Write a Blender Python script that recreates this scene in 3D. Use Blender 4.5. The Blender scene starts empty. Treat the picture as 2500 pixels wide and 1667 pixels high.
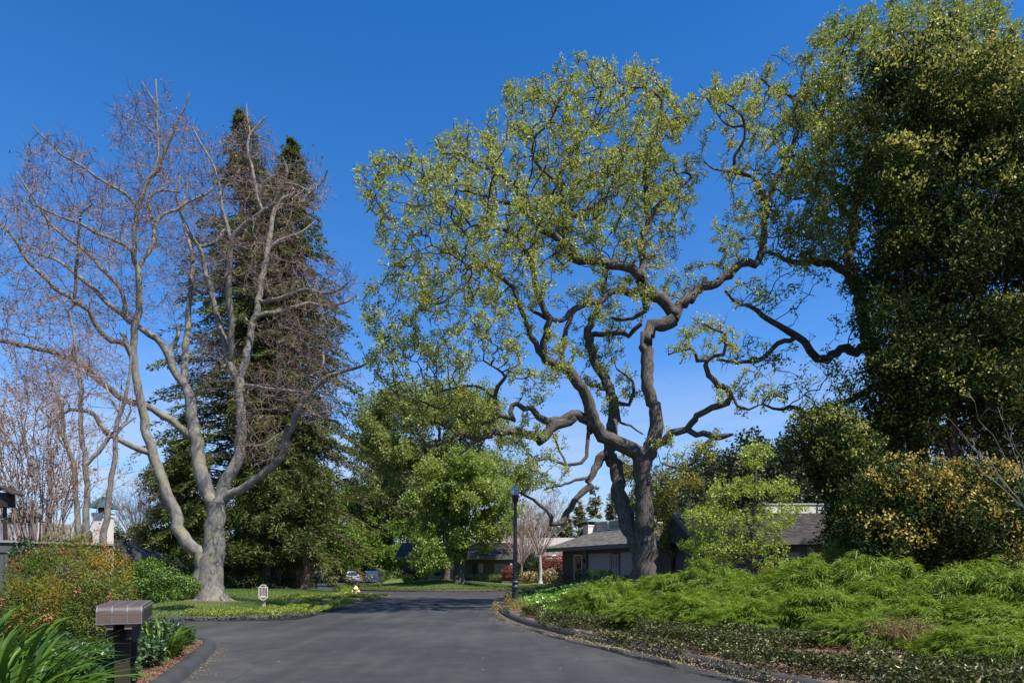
import bpy, math, random
import numpy as np
from mathutils import Vector
from mathutils.geometry import delaunay_2d_cdt
random.seed(7); rng = np.random.default_rng(11)
S = bpy.context.scene; COL = S.collection
# ---------------------------------------------------------------- camera, sky, sun, exposure
F, HV, EYE = 1667.0, 1395.0, 1.6          # focal length and horizon row in pixels of a 2500 wide picture, eye height
cd = bpy.data.cameras.new('camera'); cam = bpy.data.objects.new('camera', cd); COL.objects.link(cam)
cam.location = (0, 0, EYE); cam.rotation_euler = (math.radians(90), 0, 0)
cd.sensor_width = 36; cd.lens = F / 2500 * 36; cd.shift_y = (HV - 833.5) / 2500; cd.clip_end = 2000
S.camera = cam
SUN_EL, SUN_AZ = math.radians(57), math.radians(51)      # azimuth: to the right of straight behind the camera
SX, SY = math.sin(SUN_AZ), -math.cos(SUN_AZ)
w = bpy.data.worlds.new('World'); S.world = w; w.use_nodes = True
nt = w.node_tree; N = nt.nodes; L = nt.links; N.clear()
def wn(t, **k):
    n = N.new(t)
    for a, b in k.items(): setattr(n, a, b)
    return n
sky = wn('ShaderNodeTexSky', sky_type='NISHITA', sun_disc=False, sun_elevation=SUN_EL)
sky.sun_rotation = math.atan2(SX, SY); sky.air_density = 1.0; sky.dust_density = 0.3; sky.ozone_density = 3.0
tc = wn('ShaderNodeTexCoord'); sep = wn('ShaderNodeSeparateXYZ'); L.new(tc.outputs['Generated'], sep.inputs[0])
tint = wn('ShaderNodeMix', data_type='RGBA', blend_type='MULTIPLY'); tint.inputs[0].default_value = 1
L.new(sky.outputs[0], tint.inputs[6])
pol = wn('ShaderNodeMix', data_type='RGBA'); pz = wn('ShaderNodeMapRange'); pz.inputs[1].default_value = .15; pz.inputs[2].default_value = .65
L.new(sep.outputs[2], pz.inputs[0]); L.new(pz.outputs[0], pol.inputs[0]); pol.inputs[6].default_value = (.60, .97, 1.40, 1); pol.inputs[7].default_value = (.166, .75, 1.31, 1)   # polarised: deeper and bluer towards the zenith
L.new(pol.outputs[2], tint.inputs[7])
mp = wn('ShaderNodeMapping'); mp.inputs['Scale'].default_value = (1.6, 1.6, 9); L.new(tc.outputs['Generated'], mp.inputs[0])
nz = wn('ShaderNodeTexNoise'); nz.inputs['Scale'].default_value = 2.2; nz.inputs['Detail'].default_value = 8; nz.inputs['Roughness'].default_value = .62
L.new(mp.outputs[0], nz.inputs[0])
cr = wn('ShaderNodeMapRange'); cr.inputs[1].default_value = .30; cr.inputs[2].default_value = .55; L.new(nz.outputs[0], cr.inputs[0])
el = wn('ShaderNodeMapRange'); el.inputs[1].default_value = .30; el.inputs[2].default_value = .06; L.new(sep.outputs[2], el.inputs[0])
mu = wn('ShaderNodeMath', operation='MULTIPLY'); L.new(cr.outputs[0], mu.inputs[0]); L.new(el.outputs[0], mu.inputs[1])
hz = wn('ShaderNodeMapRange'); hz.inputs[1].default_value = .16; hz.inputs[2].default_value = .02; hz.inputs[4].default_value = .85; L.new(sep.outputs[2], hz.inputs[0])
mm = wn('ShaderNodeMath', operation='MAXIMUM'); L.new(mu.outputs[0], mm.inputs[0]); L.new(hz.outputs[0], mm.inputs[1])   # pale haze low on the horizon all round
mx = wn('ShaderNodeMix', data_type='RGBA'); L.new(mm.outputs[0], mx.inputs[0]); L.new(tint.outputs[2], mx.inputs[6]); mx.inputs[7].default_value = (4.0, 4.5, 5.3, 1)
bg = wn('ShaderNodeBackground'); bg.inputs[1].default_value = 0.087; L.new(mx.outputs[2], bg.inputs[0])
ow = wn('ShaderNodeOutputWorld'); L.new(bg.outputs[0], ow.inputs[0])
sd = bpy.data.lights.new('sun', 'SUN'); sd.energy = 5.0; sd.angle = math.radians(.53); sd.color = (1, .95, .87)
so = bpy.data.objects.new('sun', sd); COL.objects.link(so)
sdir = Vector((SX * math.cos(SUN_EL), SY * math.cos(SUN_EL), math.sin(SUN_EL)))
so.rotation_euler = sdir.to_track_quat('Z', 'Y').to_euler(); so.location = (20, -20, 40)
S.view_settings.view_transform = 'Standard'; S.view_settings.look = 'None'; S.view_settings.gamma = 1
S.view_settings.use_curve_mapping = False; S.view_settings.exposure = 0.75
S.cycles.max_bounces = 6; S.cycles.transparent_max_bounces = 8

# ---------------------------------------------------------------- helpers
def P(u, v, Y): return np.array([(u - 1250) / F * Y, Y, EYE - (v - HV) / F * Y])
def GX(u, Y): return (u - 1250) / F * Y
def GZ(v, Y): return EYE - (v - HV) / F * Y
def nrm(a): return a / np.maximum(np.linalg.norm(a, axis=-1, keepdims=True), 1e-9)
def sstep(x, a, b):
    t = np.clip((x - a) / (b - a), 0, 1); return t * t * (3 - 2 * t)
W = {}
def thing(name, label, cat, loc=(0, 0, 0), rz=0, group=None):
    o = bpy.data.objects.new(name, None); COL.objects.link(o); o.location = loc; o.rotation_euler = (0, 0, rz)
    o.empty_display_size = .2; W[o.name] = np.array(loc, float); tag(o, label, cat, group); return o
def tag(o, label=None, cat=None, group=None, kind=None):
    for k, v in (('label', label), ('category', cat), ('group', group), ('kind', kind)):
        if v: o[k] = v
    return o
class Buf:
    def __init__(s): s.v = []; s.f = []; s.r = []; s.b = []; s.n = 0
    def add(s, V, Fa, r=None, bk=None):
        V = np.asarray(V, float).reshape(-1, 3); Fa = np.asarray(Fa, np.int64)
        s.v.append(V); s.f.append(Fa + s.n); s.n += len(V)
        s.r.append(np.full(len(Fa), random.random()) if r is None else np.broadcast_to(np.asarray(r, float), (len(Fa),)))
        s.b.append(V if bk is None else bk); return s
    def box(s, x0, x1, y0, y1, z0, z1, r=None):
        V = [(x, y, z) for z in (z0, z1) for x, y in ((x0, y0), (x1, y0), (x1, y1), (x0, y1))]
        return s.add(V, [(3, 2, 1, 0), (4, 5, 6, 7), (0, 1, 5, 4), (1, 2, 6, 5), (2, 3, 7, 6), (3, 0, 4, 7)], r)
    def lathe(s, prof, k=16, c=(0, 0, 0), axis='z'):
        a = np.arange(k) / k * 2 * np.pi; V = []
        for r, z in prof:
            p = np.stack([r * np.cos(a), r * np.sin(a), np.full(k, z)], 1)
            if axis == 'x': p = p[:, [2, 0, 1]]
            if axis == 'y': p = p[:, [0, 2, 1]] * np.array([1, 1, -1])
            V.append(p + np.array(c))
        V = np.concatenate(V); i = np.arange(k); j = (i + 1) % k; Fa = []
        for t in range(len(prof) - 1): Fa += list(np.stack([t * k + i, t * k + j, (t + 1) * k + j, (t + 1) * k + i], 1))
        return s.add(V, np.array(Fa))
    def prism(s, poly, ax, a0, a1, shrink=None):
        """polygon (2D) extruded along ax ('x' or 'y'), closed with fans"""
        n = len(poly); V = []
        for a in (a0, a1):
            for p, q in poly: V.append((a, p, q) if ax == 'x' else (p, a, q))
        V = np.array(V, float); cen = [V[:n].mean(0), V[n:].mean(0)]; V = np.vstack([V, cen]); Fa = []
        for i in range(n):
            j = (i + 1) % n; Fa.append((i, j, n + j, n + i)); Fa.append((2 * n, j, i, i)); Fa.append((2 * n + 1, n + i, n + j, n + j))
        return s.add(V, Fa)
    def build(s, name, mat, parent=None, local=False, smooth=False):
        me = bpy.data.meshes.new(name)
        V = np.concatenate(s.v); 
        if parent is not None and not local: V = V - W[parent.name]
        lt = []; st = []; tot = 0; 
        arrs = []
        for Fa in s.f:
            if Fa.shape[1] == 4:
                tri = Fa[:, 2] == Fa[:, 3]
                if tri.any():
                    arrs.append((Fa, tri)); continue
            arrs.append((Fa, None))
        li = []; cnt = []
        for Fa, tri in arrs:
            if tri is None: li.append(Fa.ravel()); cnt.append(np.full(len(Fa), Fa.shape[1]))
            else:
                c = np.where(tri, 3, 4); m = np.ones(Fa.shape, bool); m[tri, 3] = False
                li.append(Fa[m]); cnt.append(c)
        li = np.concatenate(li).astype(np.int32); cnt = np.concatenate(cnt).astype(np.int32)
        st = np.concatenate([[0], np.cumsum(cnt)[:-1]]).astype(np.int32)
        me.vertices.add(len(V)); me.vertices.foreach_set('co', V.astype(np.float32).ravel())
        me.loops.add(len(li)); me.loops.foreach_set('vertex_index', li)
        me.polygons.add(len(cnt)); me.polygons.foreach_set('loop_start', st)
        me.polygons.foreach_set('use_smooth', np.full(len(cnt), smooth))
        a = me.attributes.new('rnd', 'FLOAT', 'FACE'); a.data.foreach_set('value', np.concatenate(s.r).astype(np.float32))
        b = me.attributes.new('bk', 'FLOAT_VECTOR', 'POINT'); b.data.foreach_set('vector', np.concatenate(s.b).astype(np.float32).ravel())
        me.update(calc_edges=True); me.materials.append(mat)
        o = bpy.data.objects.new(name, me); COL.objects.link(o)
        if parent is not None: o.parent = parent; W[o.name] = W[parent.name]
        else: W[o.name] = np.zeros(3)
        return o
def copy_tree(o, parent=None):
    c = o.copy(); COL.objects.link(c)
    if parent: c.parent = parent
    for ch in list(o.children): copy_tree(ch, c)
    return c
def sweep(buf, pts, rad, k=8, s0=0.0, rough=0.0, cap=False):
    pts = np.asarray(pts, float); rad = np.asarray(rad, float); n = len(pts)
    T = nrm(np.gradient(pts, axis=0)); ref = np.array([1., 0, 0]) if abs(T[0, 0]) < .8 else np.array([0, 1., 0]); U = np.zeros_like(T); u = ref
    for i in range(n):
        u = u - T[i] * u.dot(T[i]); u = u / max(np.linalg.norm(u), 1e-9); U[i] = u
    Vv = np.cross(T, U); a = np.arange(k) / k * 2 * np.pi
    rr = rad[:, None] * np.ones(k)
    if rough: rr = rr * (1 + rough * rng.normal(size=(n, k)) * .5)
    R = U[:, None] * (np.cos(a)[None, :, None] * rr[..., None]) + Vv[:, None] * (np.sin(a)[None, :, None] * rr[..., None])
    V = pts[:, None] + R
    ss = s0 + np.concatenate([[0], np.cumsum(np.linalg.norm(np.diff(pts, axis=0), axis=1))])
    bk = np.stack([np.cos(a)[None] * rr, np.sin(a)[None] * rr, np.repeat(ss[:, None], k, 1)], -1)
    i = np.arange(k); j = (i + 1) % k; t = np.arange(n - 1)[:, None] * k
    Fa = np.stack([t + i, t + j, t + k + j, t + k + i], -1).reshape(-1, 4)
    buf.add(V.reshape(-1, 3), Fa, None, bk.reshape(-1, 3))
def frusta(buf, A, B, ra, rb, k=3):
    n = len(A)
    if n == 0: return
    T = nrm(B - A); ref = np.where(np.abs(T[:, :1]) < .8, np.array([[1., 0, 0]]), np.array([[0, 1., 0]]))
    U = nrm(np.cross(T, ref)); Vv = np.cross(T, U); a = np.arange(k) / k * 2 * np.pi
    R = U[:, None] * np.cos(a)[None, :, None] + Vv[:, None] * np.sin(a)[None, :, None]
    V = np.stack([A[:, None] + R * np.reshape(ra, (-1, 1, 1)), B[:, None] + R * np.reshape(rb, (-1, 1, 1))], 1)
    b = np.arange(n)[:, None] * 2 * k; i = np.arange(k); j = (i + 1) % k
    Fa = np.stack([b + i, b + j, b + k + j, b + k + i], -1).reshape(-1, 4)
    buf.add(V.reshape(-1, 3), Fa, np.repeat(rng.random(n), k))
def rdir(n): return nrm(rng.normal(size=(n, 3)))
def leaves(buf, C, A, Nn, ln, wd, r=None, fold=0.0):
    """kite shaped leaves: base C, long axis A, normal Nn"""
    n = len(C); A = nrm(A); Sd = nrm(np.cross(A, Nn)); Nn = np.cross(Sd, A)
    ln = np.broadcast_to(ln, (n,))[:, None]; wd = np.broadcast_to(wd, (n,))[:, None] / 2
    m = C + A * ln * .45 + Nn * wd * fold
    V = np.stack([C, m + Sd * wd, C + A * ln, m - Sd * wd], 1)
    b = np.arange(n)[:, None] * 4
    buf.add(V.reshape(-1, 3), b + np.arange(4), rng.random(n) if r is None else r)
def catmull(p, step):
    p = np.asarray(p, float); q = np.vstack([2 * p[0] - p[1], p, 2 * p[-1] - p[-2]]); out = []
    for i in range(1, len(q) - 2):
        d = np.linalg.norm(q[i + 1][:3] - q[i][:3]); m = max(1, int(round(d / step)))
        for t in np.arange(m) / m:
            a, b, c, e = q[i - 1], q[i], q[i + 1], q[i + 2]
            out.append(.5 * (2 * b + (c - a) * t + (2 * a - 5 * b + 4 * c - e) * t * t + (3 * b - a - 3 * c + e) * t ** 3))
    out.append(p[-1]); return np.array(out)

# ---------------------------------------------------------------- materials
def newmat(name):
    m = bpy.data.materials.new(name); m.use_nodes = True; m.node_tree.nodes.clear(); return m, m.node_tree.nodes, m.node_tree.links
def ramp(nn, stops):
    r = nn.new('ShaderNodeValToRGB'); e = r.color_ramp.elements
    while len(e) < len(stops): e.new(.5)
    for i, (p, c) in enumerate(stops): e[i].position = p; e[i].color = (*c, 1)
    return r
def leafmat(name, stops, trans=.35, gloss=.06, rough=.45, nscale=0, namt=.35):
    """leaf: colour by a random number per leaf, some light passing through, a little gloss"""
    m, n, l = newmat(name)
    at = n.new('ShaderNodeAttribute'); at.attribute_name = 'rnd'
    r = ramp(n, stops); src = at.outputs['Fac']
    if nscale:
        tx = n.new('ShaderNodeTexCoord'); no = n.new('ShaderNodeTexNoise'); no.inputs['Scale'].default_value = nscale; no.inputs['Detail'].default_value = 2
        l.new(tx.outputs['Object'], no.inputs[0]); mr = n.new('ShaderNodeMapRange'); mr.inputs[1].default_value = .3; mr.inputs[2].default_value = .7
        l.new(no.outputs[0], mr.inputs[0]); mi = n.new('ShaderNodeMix'); mi.inputs[0].default_value = namt
        l.new(at.outputs['Fac'], mi.inputs[2]); l.new(mr.outputs[0], mi.inputs[3]); src = mi.outputs[0]
    l.new(src, r.inputs[0])
    d = n.new('ShaderNodeBsdfDiffuse'); t = n.new('ShaderNodeBsdfTranslucent'); g = n.new('ShaderNodeBsdfGlossy'); g.inputs['Roughness'].default_value = rough
    l.new(r.outputs[0], d.inputs[0]); hs = n.new('ShaderNodeHueSaturation'); hs.inputs['Value'].default_value = 1.25; hs.inputs['Hue'].default_value = .485
    l.new(r.outputs[0], hs.inputs['Color']); l.new(hs.outputs[0], t.inputs[0]); g.inputs[0].default_value = (1, .95, .75, 1)
    a = n.new('ShaderNodeMixShader'); a.inputs[0].default_value = trans; l.new(d.outputs[0], a.inputs[1]); l.new(t.outputs[0], a.inputs[2])
    fr = n.new('ShaderNodeMixShader'); fr.inputs[0].default_value = gloss; l.new(a.outputs[0], fr.inputs[1]); l.new(g.outputs[0], fr.inputs[2])
    o = n.new('ShaderNodeOutputMaterial'); l.new(fr.outputs[0], o.inputs[0]); return m
def solid(name, col, rough=.6, metal=0., var=.0, nscale=8., bump=0., bscale=40., coord='Object', stretch=(1, 1, 1), col2=None, rndvar=0., trans=0.):
    m, n, l = newmat(name); b = n.new('ShaderNodeBsdfPrincipled'); o = n.new('ShaderNodeOutputMaterial'); l.new(b.outputs[0], o.inputs[0])
    b.inputs['Roughness'].default_value = rough; b.inputs['Metallic'].default_value = metal; b.inputs['Base Color'].default_value = (*col, 1)
    if rough >= .75: b.inputs['Specular IOR Level'].default_value = .25
    if trans: b.inputs['Transmission Weight'].default_value = trans
    if coord == 'bk':
        tx = n.new('ShaderNodeAttribute'); tx.attribute_name = 'bk'; cs = tx.outputs['Vector']
    else: tx = n.new('ShaderNodeTexCoord'); cs = tx.outputs[coord]
    mp = n.new('ShaderNodeMapping'); mp.inputs['Scale'].default_value = stretch; l.new(cs, mp.inputs[0])
    if col2 or var or rndvar:
        c2 = col2 or tuple(c * (1 - var) for c in col)
        no = n.new('ShaderNodeTexNoise'); no.inputs['Scale'].default_value = nscale; no.inputs['Detail'].default_value = 6; no.inputs['Roughness'].default_value = .65
        l.new(mp.outputs[0], no.inputs[0]); r = ramp(n, [(.35, col), (.68, c2)]); l.new(no.outputs[0], r.inputs[0]); out = r.outputs[0]
        if rndvar:
            at = n.new('ShaderNodeAttribute'); at.attribute_name = 'rnd'; mr = n.new('ShaderNodeMapRange'); mr.inputs[3].default_value = 1 - rndvar; mr.inputs[4].default_value = 1 + rndvar
            l.new(at.outputs['Fac'], mr.inputs[0]); hs = n.new('ShaderNodeHueSaturation'); l.new(mr.outputs[0], hs.inputs['Value']); l.new(out, hs.inputs['Color']); out = hs.outputs[0]
        l.new(out, b.inputs['Base Color'])
    if bump:
        nb = n.new('ShaderNodeTexNoise'); nb.inputs['Scale'].default_value = bscale; nb.inputs['Detail'].default_value = 6; l.new(mp.outputs[0], nb.inputs[0])
        bp = n.new('ShaderNodeBump'); bp.inputs['Strength'].default_value = bump; bp.inputs['Distance'].default_value = .03
        l.new(nb.outputs[0], bp.inputs['Height']); l.new(bp.outputs[0], b.inputs['Normal'])
    return m
def barkmat(name, lo, hi, vscale, stretch, lichen=None, bump=1.0, dist=.06):
    """bark with fissures running along the limb, in the limb's own coordinates"""
    m, n, l = newmat(name); b = n.new('ShaderNodeBsdfPrincipled'); o = n.new('ShaderNodeOutputMaterial'); l.new(b.outputs[0], o.inputs[0]); b.inputs['Roughness'].default_value = .9
    b.inputs['Specular IOR Level'].default_value = .2
    at = n.new('ShaderNodeAttribute'); at.attribute_name = 'bk'; mp = n.new('ShaderNodeMapping'); mp.inputs['Scale'].default_value = (1, 1, stretch); l.new(at.outputs['Vector'], mp.inputs[0])
    n1 = n.new('ShaderNodeTexNoise'); n1.inputs['Scale'].default_value = vscale; n1.inputs['Detail'].default_value = 5; n1.inputs['Roughness'].default_value = .6; n1.inputs['Distortion'].default_value = .6; l.new(mp.outputs[0], n1.inputs[0])
    r = ramp(n, [(.36, lo), (.62, hi)]); l.new(n1.outputs[0], r.inputs[0]); out = r.outputs[0]
    if lichen:
        n2 = n.new('ShaderNodeTexNoise'); n2.inputs['Scale'].default_value = 1.7; n2.inputs['Detail'].default_value = 7; n2.inputs['Roughness'].default_value = .7; l.new(at.outputs['Vector'], n2.inputs[0])
        mr = n.new('ShaderNodeMapRange'); mr.inputs[1].default_value = .48; mr.inputs[2].default_value = .66; l.new(n2.outputs[0], mr.inputs[0])
        mi = n.new('ShaderNodeMix'); mi.data_type = 'RGBA'; l.new(mr.outputs[0], mi.inputs[0]); l.new(out, mi.inputs[6]); mi.inputs[7].default_value = (*lichen, 1); out = mi.outputs[2]
    l.new(out, b.inputs['Base Color'])
    bp = n.new('ShaderNodeBump'); bp.inputs['Strength'].default_value = bump; bp.inputs['Distance'].default_value = dist; l.new(n1.outputs[0], bp.inputs['Height']); l.new(bp.outputs[0], b.inputs['Normal'])
    return m
M = {}
M['oak_bark'] = barkmat('oak_bark', (.016, .0135, .012), (.155, .136, .118), 38, .13, None, 1.0, .035)
M['syc_bark'] = barkmat('pale_grey_bark', (.105, .096, .088), (.215, .20, .182), 6, .7, (.23, .215, .13), .35, .03)
M['brown_bark'] = barkmat('brown_bark', (.05, .035, .028), (.17, .12, .095), 14, .2)
M['stem_bark'] = barkmat('pinkish_stem_bark', (.20, .14, .11), (.34, .25, .20), 6, .5, None, .3, .01)
M['white_bark'] = barkmat('white_bark', (.32, .295, .27), (.46, .43, .39), 5, .5, None, .3, .01)
M['redwood_bark'] = barkmat('redwood_bark', (.07, .04, .03), (.27, .16, .12), 9, .12)
M['twig'] = solid('twig', (.25, .17, .14), .9, rndvar=.35, var=.2)
M['oak_twig'] = solid('oak_twig', (.06, .048, .04), .9, rndvar=.35, var=.2)
G = lambda *s: list(s)
M['oak_leaf'] = leafmat('oak_leaf', [(0, (.13, .18, .022)), (.45, (.25, .30, .035)), (.8, (.40, .42, .075)), (1, (.46, .36, .08))], .45, .05, .5, .25)
M['oak_leaf_deep'] = leafmat('oak_leaf_deep', [(0, (.09, .145, .022)), (.5, (.17, .23, .035)), (1, (.31, .33, .07))], .45, .05, .5, .3)
M['ever_leaf'] = leafmat('evergreen_leaf', [(0, (.012, .024, .006)), (.6, (.032, .056, .012)), (1, (.085, .115, .022))], .15, .015, .45)
M['ever_tip'] = leafmat('flower_tip', [(0, (.14, .16, .025)), (.5, (.30, .30, .05)), (1, (.46, .42, .10))], .3, .02)
M['ever_tip2'] = leafmat('flower_tip_orange', [(0, (.18, .17, .03)), (.5, (.40, .29, .06)), (1, (.52, .40, .10))], .3, .02)
M['redwood_leaf'] = leafmat('redwood_needles', [(0, (.035, .055, .010)), (.6, (.075, .10, .016)), (.95, (.13, .145, .028)), (1, (.19, .12, .05))], .35, .03, .5, .35)
M['mid_leaf'] = leafmat('mid_green_leaf', [(0, (.10, .16, .025)), (.55, (.20, .28, .045)), (1, (.34, .38, .09))], .45, .04, .5, .3)
M['soft_leaf'] = leafmat('soft_green_leaf', [(0, (.11, .15, .035)), (.55, (.21, .26, .06)), (1, (.34, .35, .11))], .45, .03, .5, .3)
M['maple_leaf'] = leafmat('maple_leaf', [(0, (.07, .13, .012)), (.6, (.13, .22, .02)), (1, (.20, .28, .03))], .45, .03, .5, .3)
M['far_leaf'] = leafmat('far_dark_leaf', [(0, (.018, .032, .012)), (.6, (.04, .058, .02)), (1, (.075, .09, .03))], .2, .03, .5, .12, .5)
M['olive_leaf'] = leafmat('olive_leaf', [(0, (.08, .09, .03)), (.6, (.13, .135, .045)), (1, (.20, .17, .07))], .3, .03, .5, .2)
M['bright_leaf'] = leafmat('bright_spring_leaf', [(0, (.15, .22, .015)), (.6, (.26, .36, .03)), (1, (.40, .47, .07))], .5, .05, .45)
M['gold_leaf'] = leafmat('yellow_green_leaf', [(0, (.16, .17, .015)), (.6, (.26, .25, .025)), (1, (.36, .30, .05))], .4, .03)
M['acacia'] = leafmat('weeping_acacia_leaf', [(0, (.065, .125, .007)), (.6, (.15, .235, .016)), (.93, (.28, .345, .045)), (1, (.38, .30, .06))], .40, .025, .5, .5)
M['dead'] = leafmat('dead_brown_leaf', [(0, (.11, .055, .035)), (.6, (.20, .10, .06)), (1, (.30, .17, .10))], .2, .02)
M['jasmine'] = leafmat('jasmine_leaf', [(0, (.022, .034, .010)), (.6, (.058, .07, .02)), (.94, (.12, .12, .035)), (1, (.18, .17, .06))], .2, .03, .4)
M['ivy_bright'] = leafmat('bright_ivy_leaf', [(0, (.05, .13, .012)), (.6, (.14, .30, .02)), (1, (.30, .46, .05))], .4, .08, .4, .35)
M['ivy_dark'] = leafmat('dark_ivy_leaf', [(0, (.02, .05, .018)), (.7, (.045, .09, .032)), (1, (.10, .15, .06))], .2, .03, .45)
M['nandina'] = leafmat('nandina_leaf', [(0, (.035, .085, .006)), (.45, (.10, .15, .010)), (.7, (.34, .19, .02)), (1, (.42, .13, .03))], .4, .02, .5, .9, .62)
M['nandina_green'] = leafmat('nandina_green_leaf', [(0, (.035, .075, .01)), (.6, (.09, .14, .02)), (1, (.20, .19, .03))], .35, .02, .5)
M['berry'] = solid('red_berry', (.55, .02, .015), .3)
M['hedge'] = leafmat('hedge_leaf', [(0, (.035, .085, .01)), (.6, (.09, .17, .02)), (1, (.16, .26, .04))], .3, .03, .45)
M['box'] = leafmat('box_hedge_leaf', [(0, (.06, .14, .012)), (.6, (.14, .28, .02)), (1, (.22, .38, .04))], .3, .05, .4)
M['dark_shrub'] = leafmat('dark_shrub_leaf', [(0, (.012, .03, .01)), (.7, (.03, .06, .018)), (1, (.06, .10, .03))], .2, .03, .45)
M['photinia'] = leafmat('red_photinia_leaf', [(0, (.06, .09, .02)), (.35, (.16, .10, .03)), (.6, (.36, .05, .035)), (1, (.50, .09, .06))], .3, .03)
M['hawthorn'] = leafmat('bronze_leaf', [(0, (.10, .12, .02)), (.5, (.20, .17, .035)), (1, (.34, .17, .05))], .3, .06)
M['white_flower'] = leafmat('white_flower', [(0, (.7, .66, .58)), (1, (.8, .76, .7))], .2, .0)
M['azalea'] = leafmat('azalea_flower', [(0, (.30, .03, .13)), (1, (.48, .07, .22))], .3, .0)
M['agapanthus'] = leafmat('strap_leaf', [(0, (.03, .075, .008)), (.6, (.065, .13, .012)), (.9, (.13, .19, .02)), (1, (.40, .34, .04))], .25, .04, .35)
M['lawncover'] = leafmat('yellow_green_groundcover_leaf', [(0, (.10, .15, .012)), (.6, (.19, .25, .02)), (1, (.34, .36, .06))], .35, .05, .45, .7)
M['edge_green'] = leafmat('edge_plant_leaf', [(0, (.05, .09, .012)), (.6, (.12, .15, .025)), (1, (.24, .16, .05))], .3, .02)
M['grass_blade'] = leafmat('grass_blade', [(0, (.05, .11, .018)), (.6, (.09, .17, .03)), (.92, (.16, .20, .05)), (1, (.30, .25, .11))], .35, .02, .5, .5, .5)
M['tuft'] = leafmat('pale_grass_tuft', [(0, (.12, .16, .05)), (1, (.30, .32, .11))], .3, .03)
M['litter'] = leafmat('fallen_leaf', [(0, (.20, .12, .06)), (.6, (.36, .26, .12)), (1, (.46, .44, .16))], .2, .02)
M['lawn'] = solid('lawn_soil', (.05, .10, .022), .95, col2=(.12, .13, .045), nscale=.55, bump=.5, bscale=60)
M['soil'] = solid('mulch', (.10, .055, .038), .95, col2=(.22, .15, .11), nscale=6, bump=1, bscale=45)
M['earth'] = solid('earth', (.06, .06, .035), .95, col2=(.10, .08, .05), nscale=.4, bump=.4, bscale=8)
def asphalt():
    m, n, l = newmat('asphalt'); b = n.new('ShaderNodeBsdfPrincipled'); o = n.new('ShaderNodeOutputMaterial'); l.new(b.outputs[0], o.inputs[0])
    tx = n.new('ShaderNodeTexCoord')
    def noise(s, d, st=(1, 1, 1), rot=0):
        mp = n.new('ShaderNodeMapping'); mp.inputs['Scale'].default_value = st; mp.inputs['Rotation'].default_value = (0, 0, rot); l.new(tx.outputs['Object'], mp.inputs[0])
        q = n.new('ShaderNodeTexNoise'); q.inputs['Scale'].default_value = s; q.inputs['Detail'].default_value = d; q.inputs['Roughness'].default_value = .6; l.new(mp.outputs[0], q.inputs[0]); return q.outputs[0]
    a = noise(.22, 4); c = noise(1.4, 6, (1, .10, 1), .45); e = noise(160, 2); g = noise(2.2, 7)
    def mad(x, k, y):
        q = n.new('ShaderNodeMath'); q.operation = 'MULTIPLY_ADD'; l.new(x, q.inputs[0]); q.inputs[1].default_value = k
        if isinstance(y, float): q.inputs[2].default_value = y
        else: l.new(y, q.inputs[2])
        return q.outputs[0]
    f = mad(e, .5, mad(c, .95, mad(g, .55, mad(a, 1.3, -1.22))))
    r = ramp(n, [(.0, (.019, .0188, .0185)), (.4, (.038, .037, .0355)), (.85, (.072, .069, .064))]); l.new(f, r.inputs[0]); l.new(r.outputs[0], b.inputs['Base Color'])
    b.inputs['Roughness'].default_value = .72; b.inputs['Specular IOR Level'].default_value = .35
    bp = n.new('ShaderNodeBump'); bp.inputs['Strength'].default_value = .35; bp.inputs['Distance'].default_value = .01; l.new(e, bp.inputs['Height']); l.new(bp.outputs[0], b.inputs['Normal']); return m
M['asphalt'] = asphalt()
M['kerb'] = solid('black_kerb', (.026, .026, .028), .7, col2=(.048, .046, .044), nscale=3, bump=.3, bscale=50)
M['metal_brown'] = solid('mailbox_bronze', (.085, .060, .052), .5, .05, var=.3, nscale=6)
M['metal_rim'] = solid('mailbox_rim', (.15, .148, .14), .45, .2)
M['metal_side'] = solid('mailbox_brown_side', (.115, .078, .058), .55, 0, var=.2)
M['door_dark'] = solid('mailbox_door', (.035, .028, .026), .5, .3)
M['post_brown'] = solid('brown_wood', (.045, .031, .026), .75, var=.3, nscale=10, stretch=(1, 1, .1))
M['beam_end'] = solid('beam_wood', (.19, .12, .095), .75, var=.3)
M['sign_cream'] = solid('sign_cream', (.80, .66, .50), .6)
M['sign_brown'] = solid('sign_brown', (.075, .035, .022), .6)
M['sign_white'] = solid('sign_white', (.85, .83, .80), .6)
M['post_tan'] = solid('tan_post', (.42, .34, .28), .8, var=.15)
M['hydrant'] = solid('hydrant_cream', (.82, .66, .32), .5, var=.12)
M['lamp_black'] = solid('black_post', (.012, .012, .013), .4)
M['lamp_mid'] = solid('grey_post', (.035, .036, .038), .45)
M['lamp_glass'] = solid('lamp_glass', (.75, .8, .82), .08, trans=.75)
M['roof'] = solid('grey_shingle', (.14, .125, .11), .9, col2=(.22, .20, .18), nscale=2, rndvar=.35, bump=.4)
M['roof_dark'] = solid('dark_shingle', (.055, .048, .044), .9, col2=(.10, .088, .08), nscale=2, rndvar=.35, bump=.4)
M['fascia'] = solid('fascia_paint', (.11, .105, .09), .7)
M['wall_taupe'] = solid('taupe_wall', (.11, .098, .085), .85, var=.2, nscale=3, stretch=(6, 6, .3))
M['wall_grey'] = solid('grey_siding', (.15, .145, .135), .8, var=.06)
M['door_grey'] = solid('garage_door_paint', (.29, .285, .28), .6)
M['trim_white'] = solid('white_trim', (.66, .64, .60), .6)
M['cream'] = solid('cream_stucco', (.66, .585, .53), .85, var=.06, nscale=4)
M['cream_shade'] = solid('shaded_cream_board', (.40, .36, .33), .85, var=.1, nscale=4, stretch=(8, 8, .2))  # darker copy of the cream, with shade put into the colour
M['copper'] = solid('green_metal', (.05, .11, .12), .5, .1, var=.3)
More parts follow.
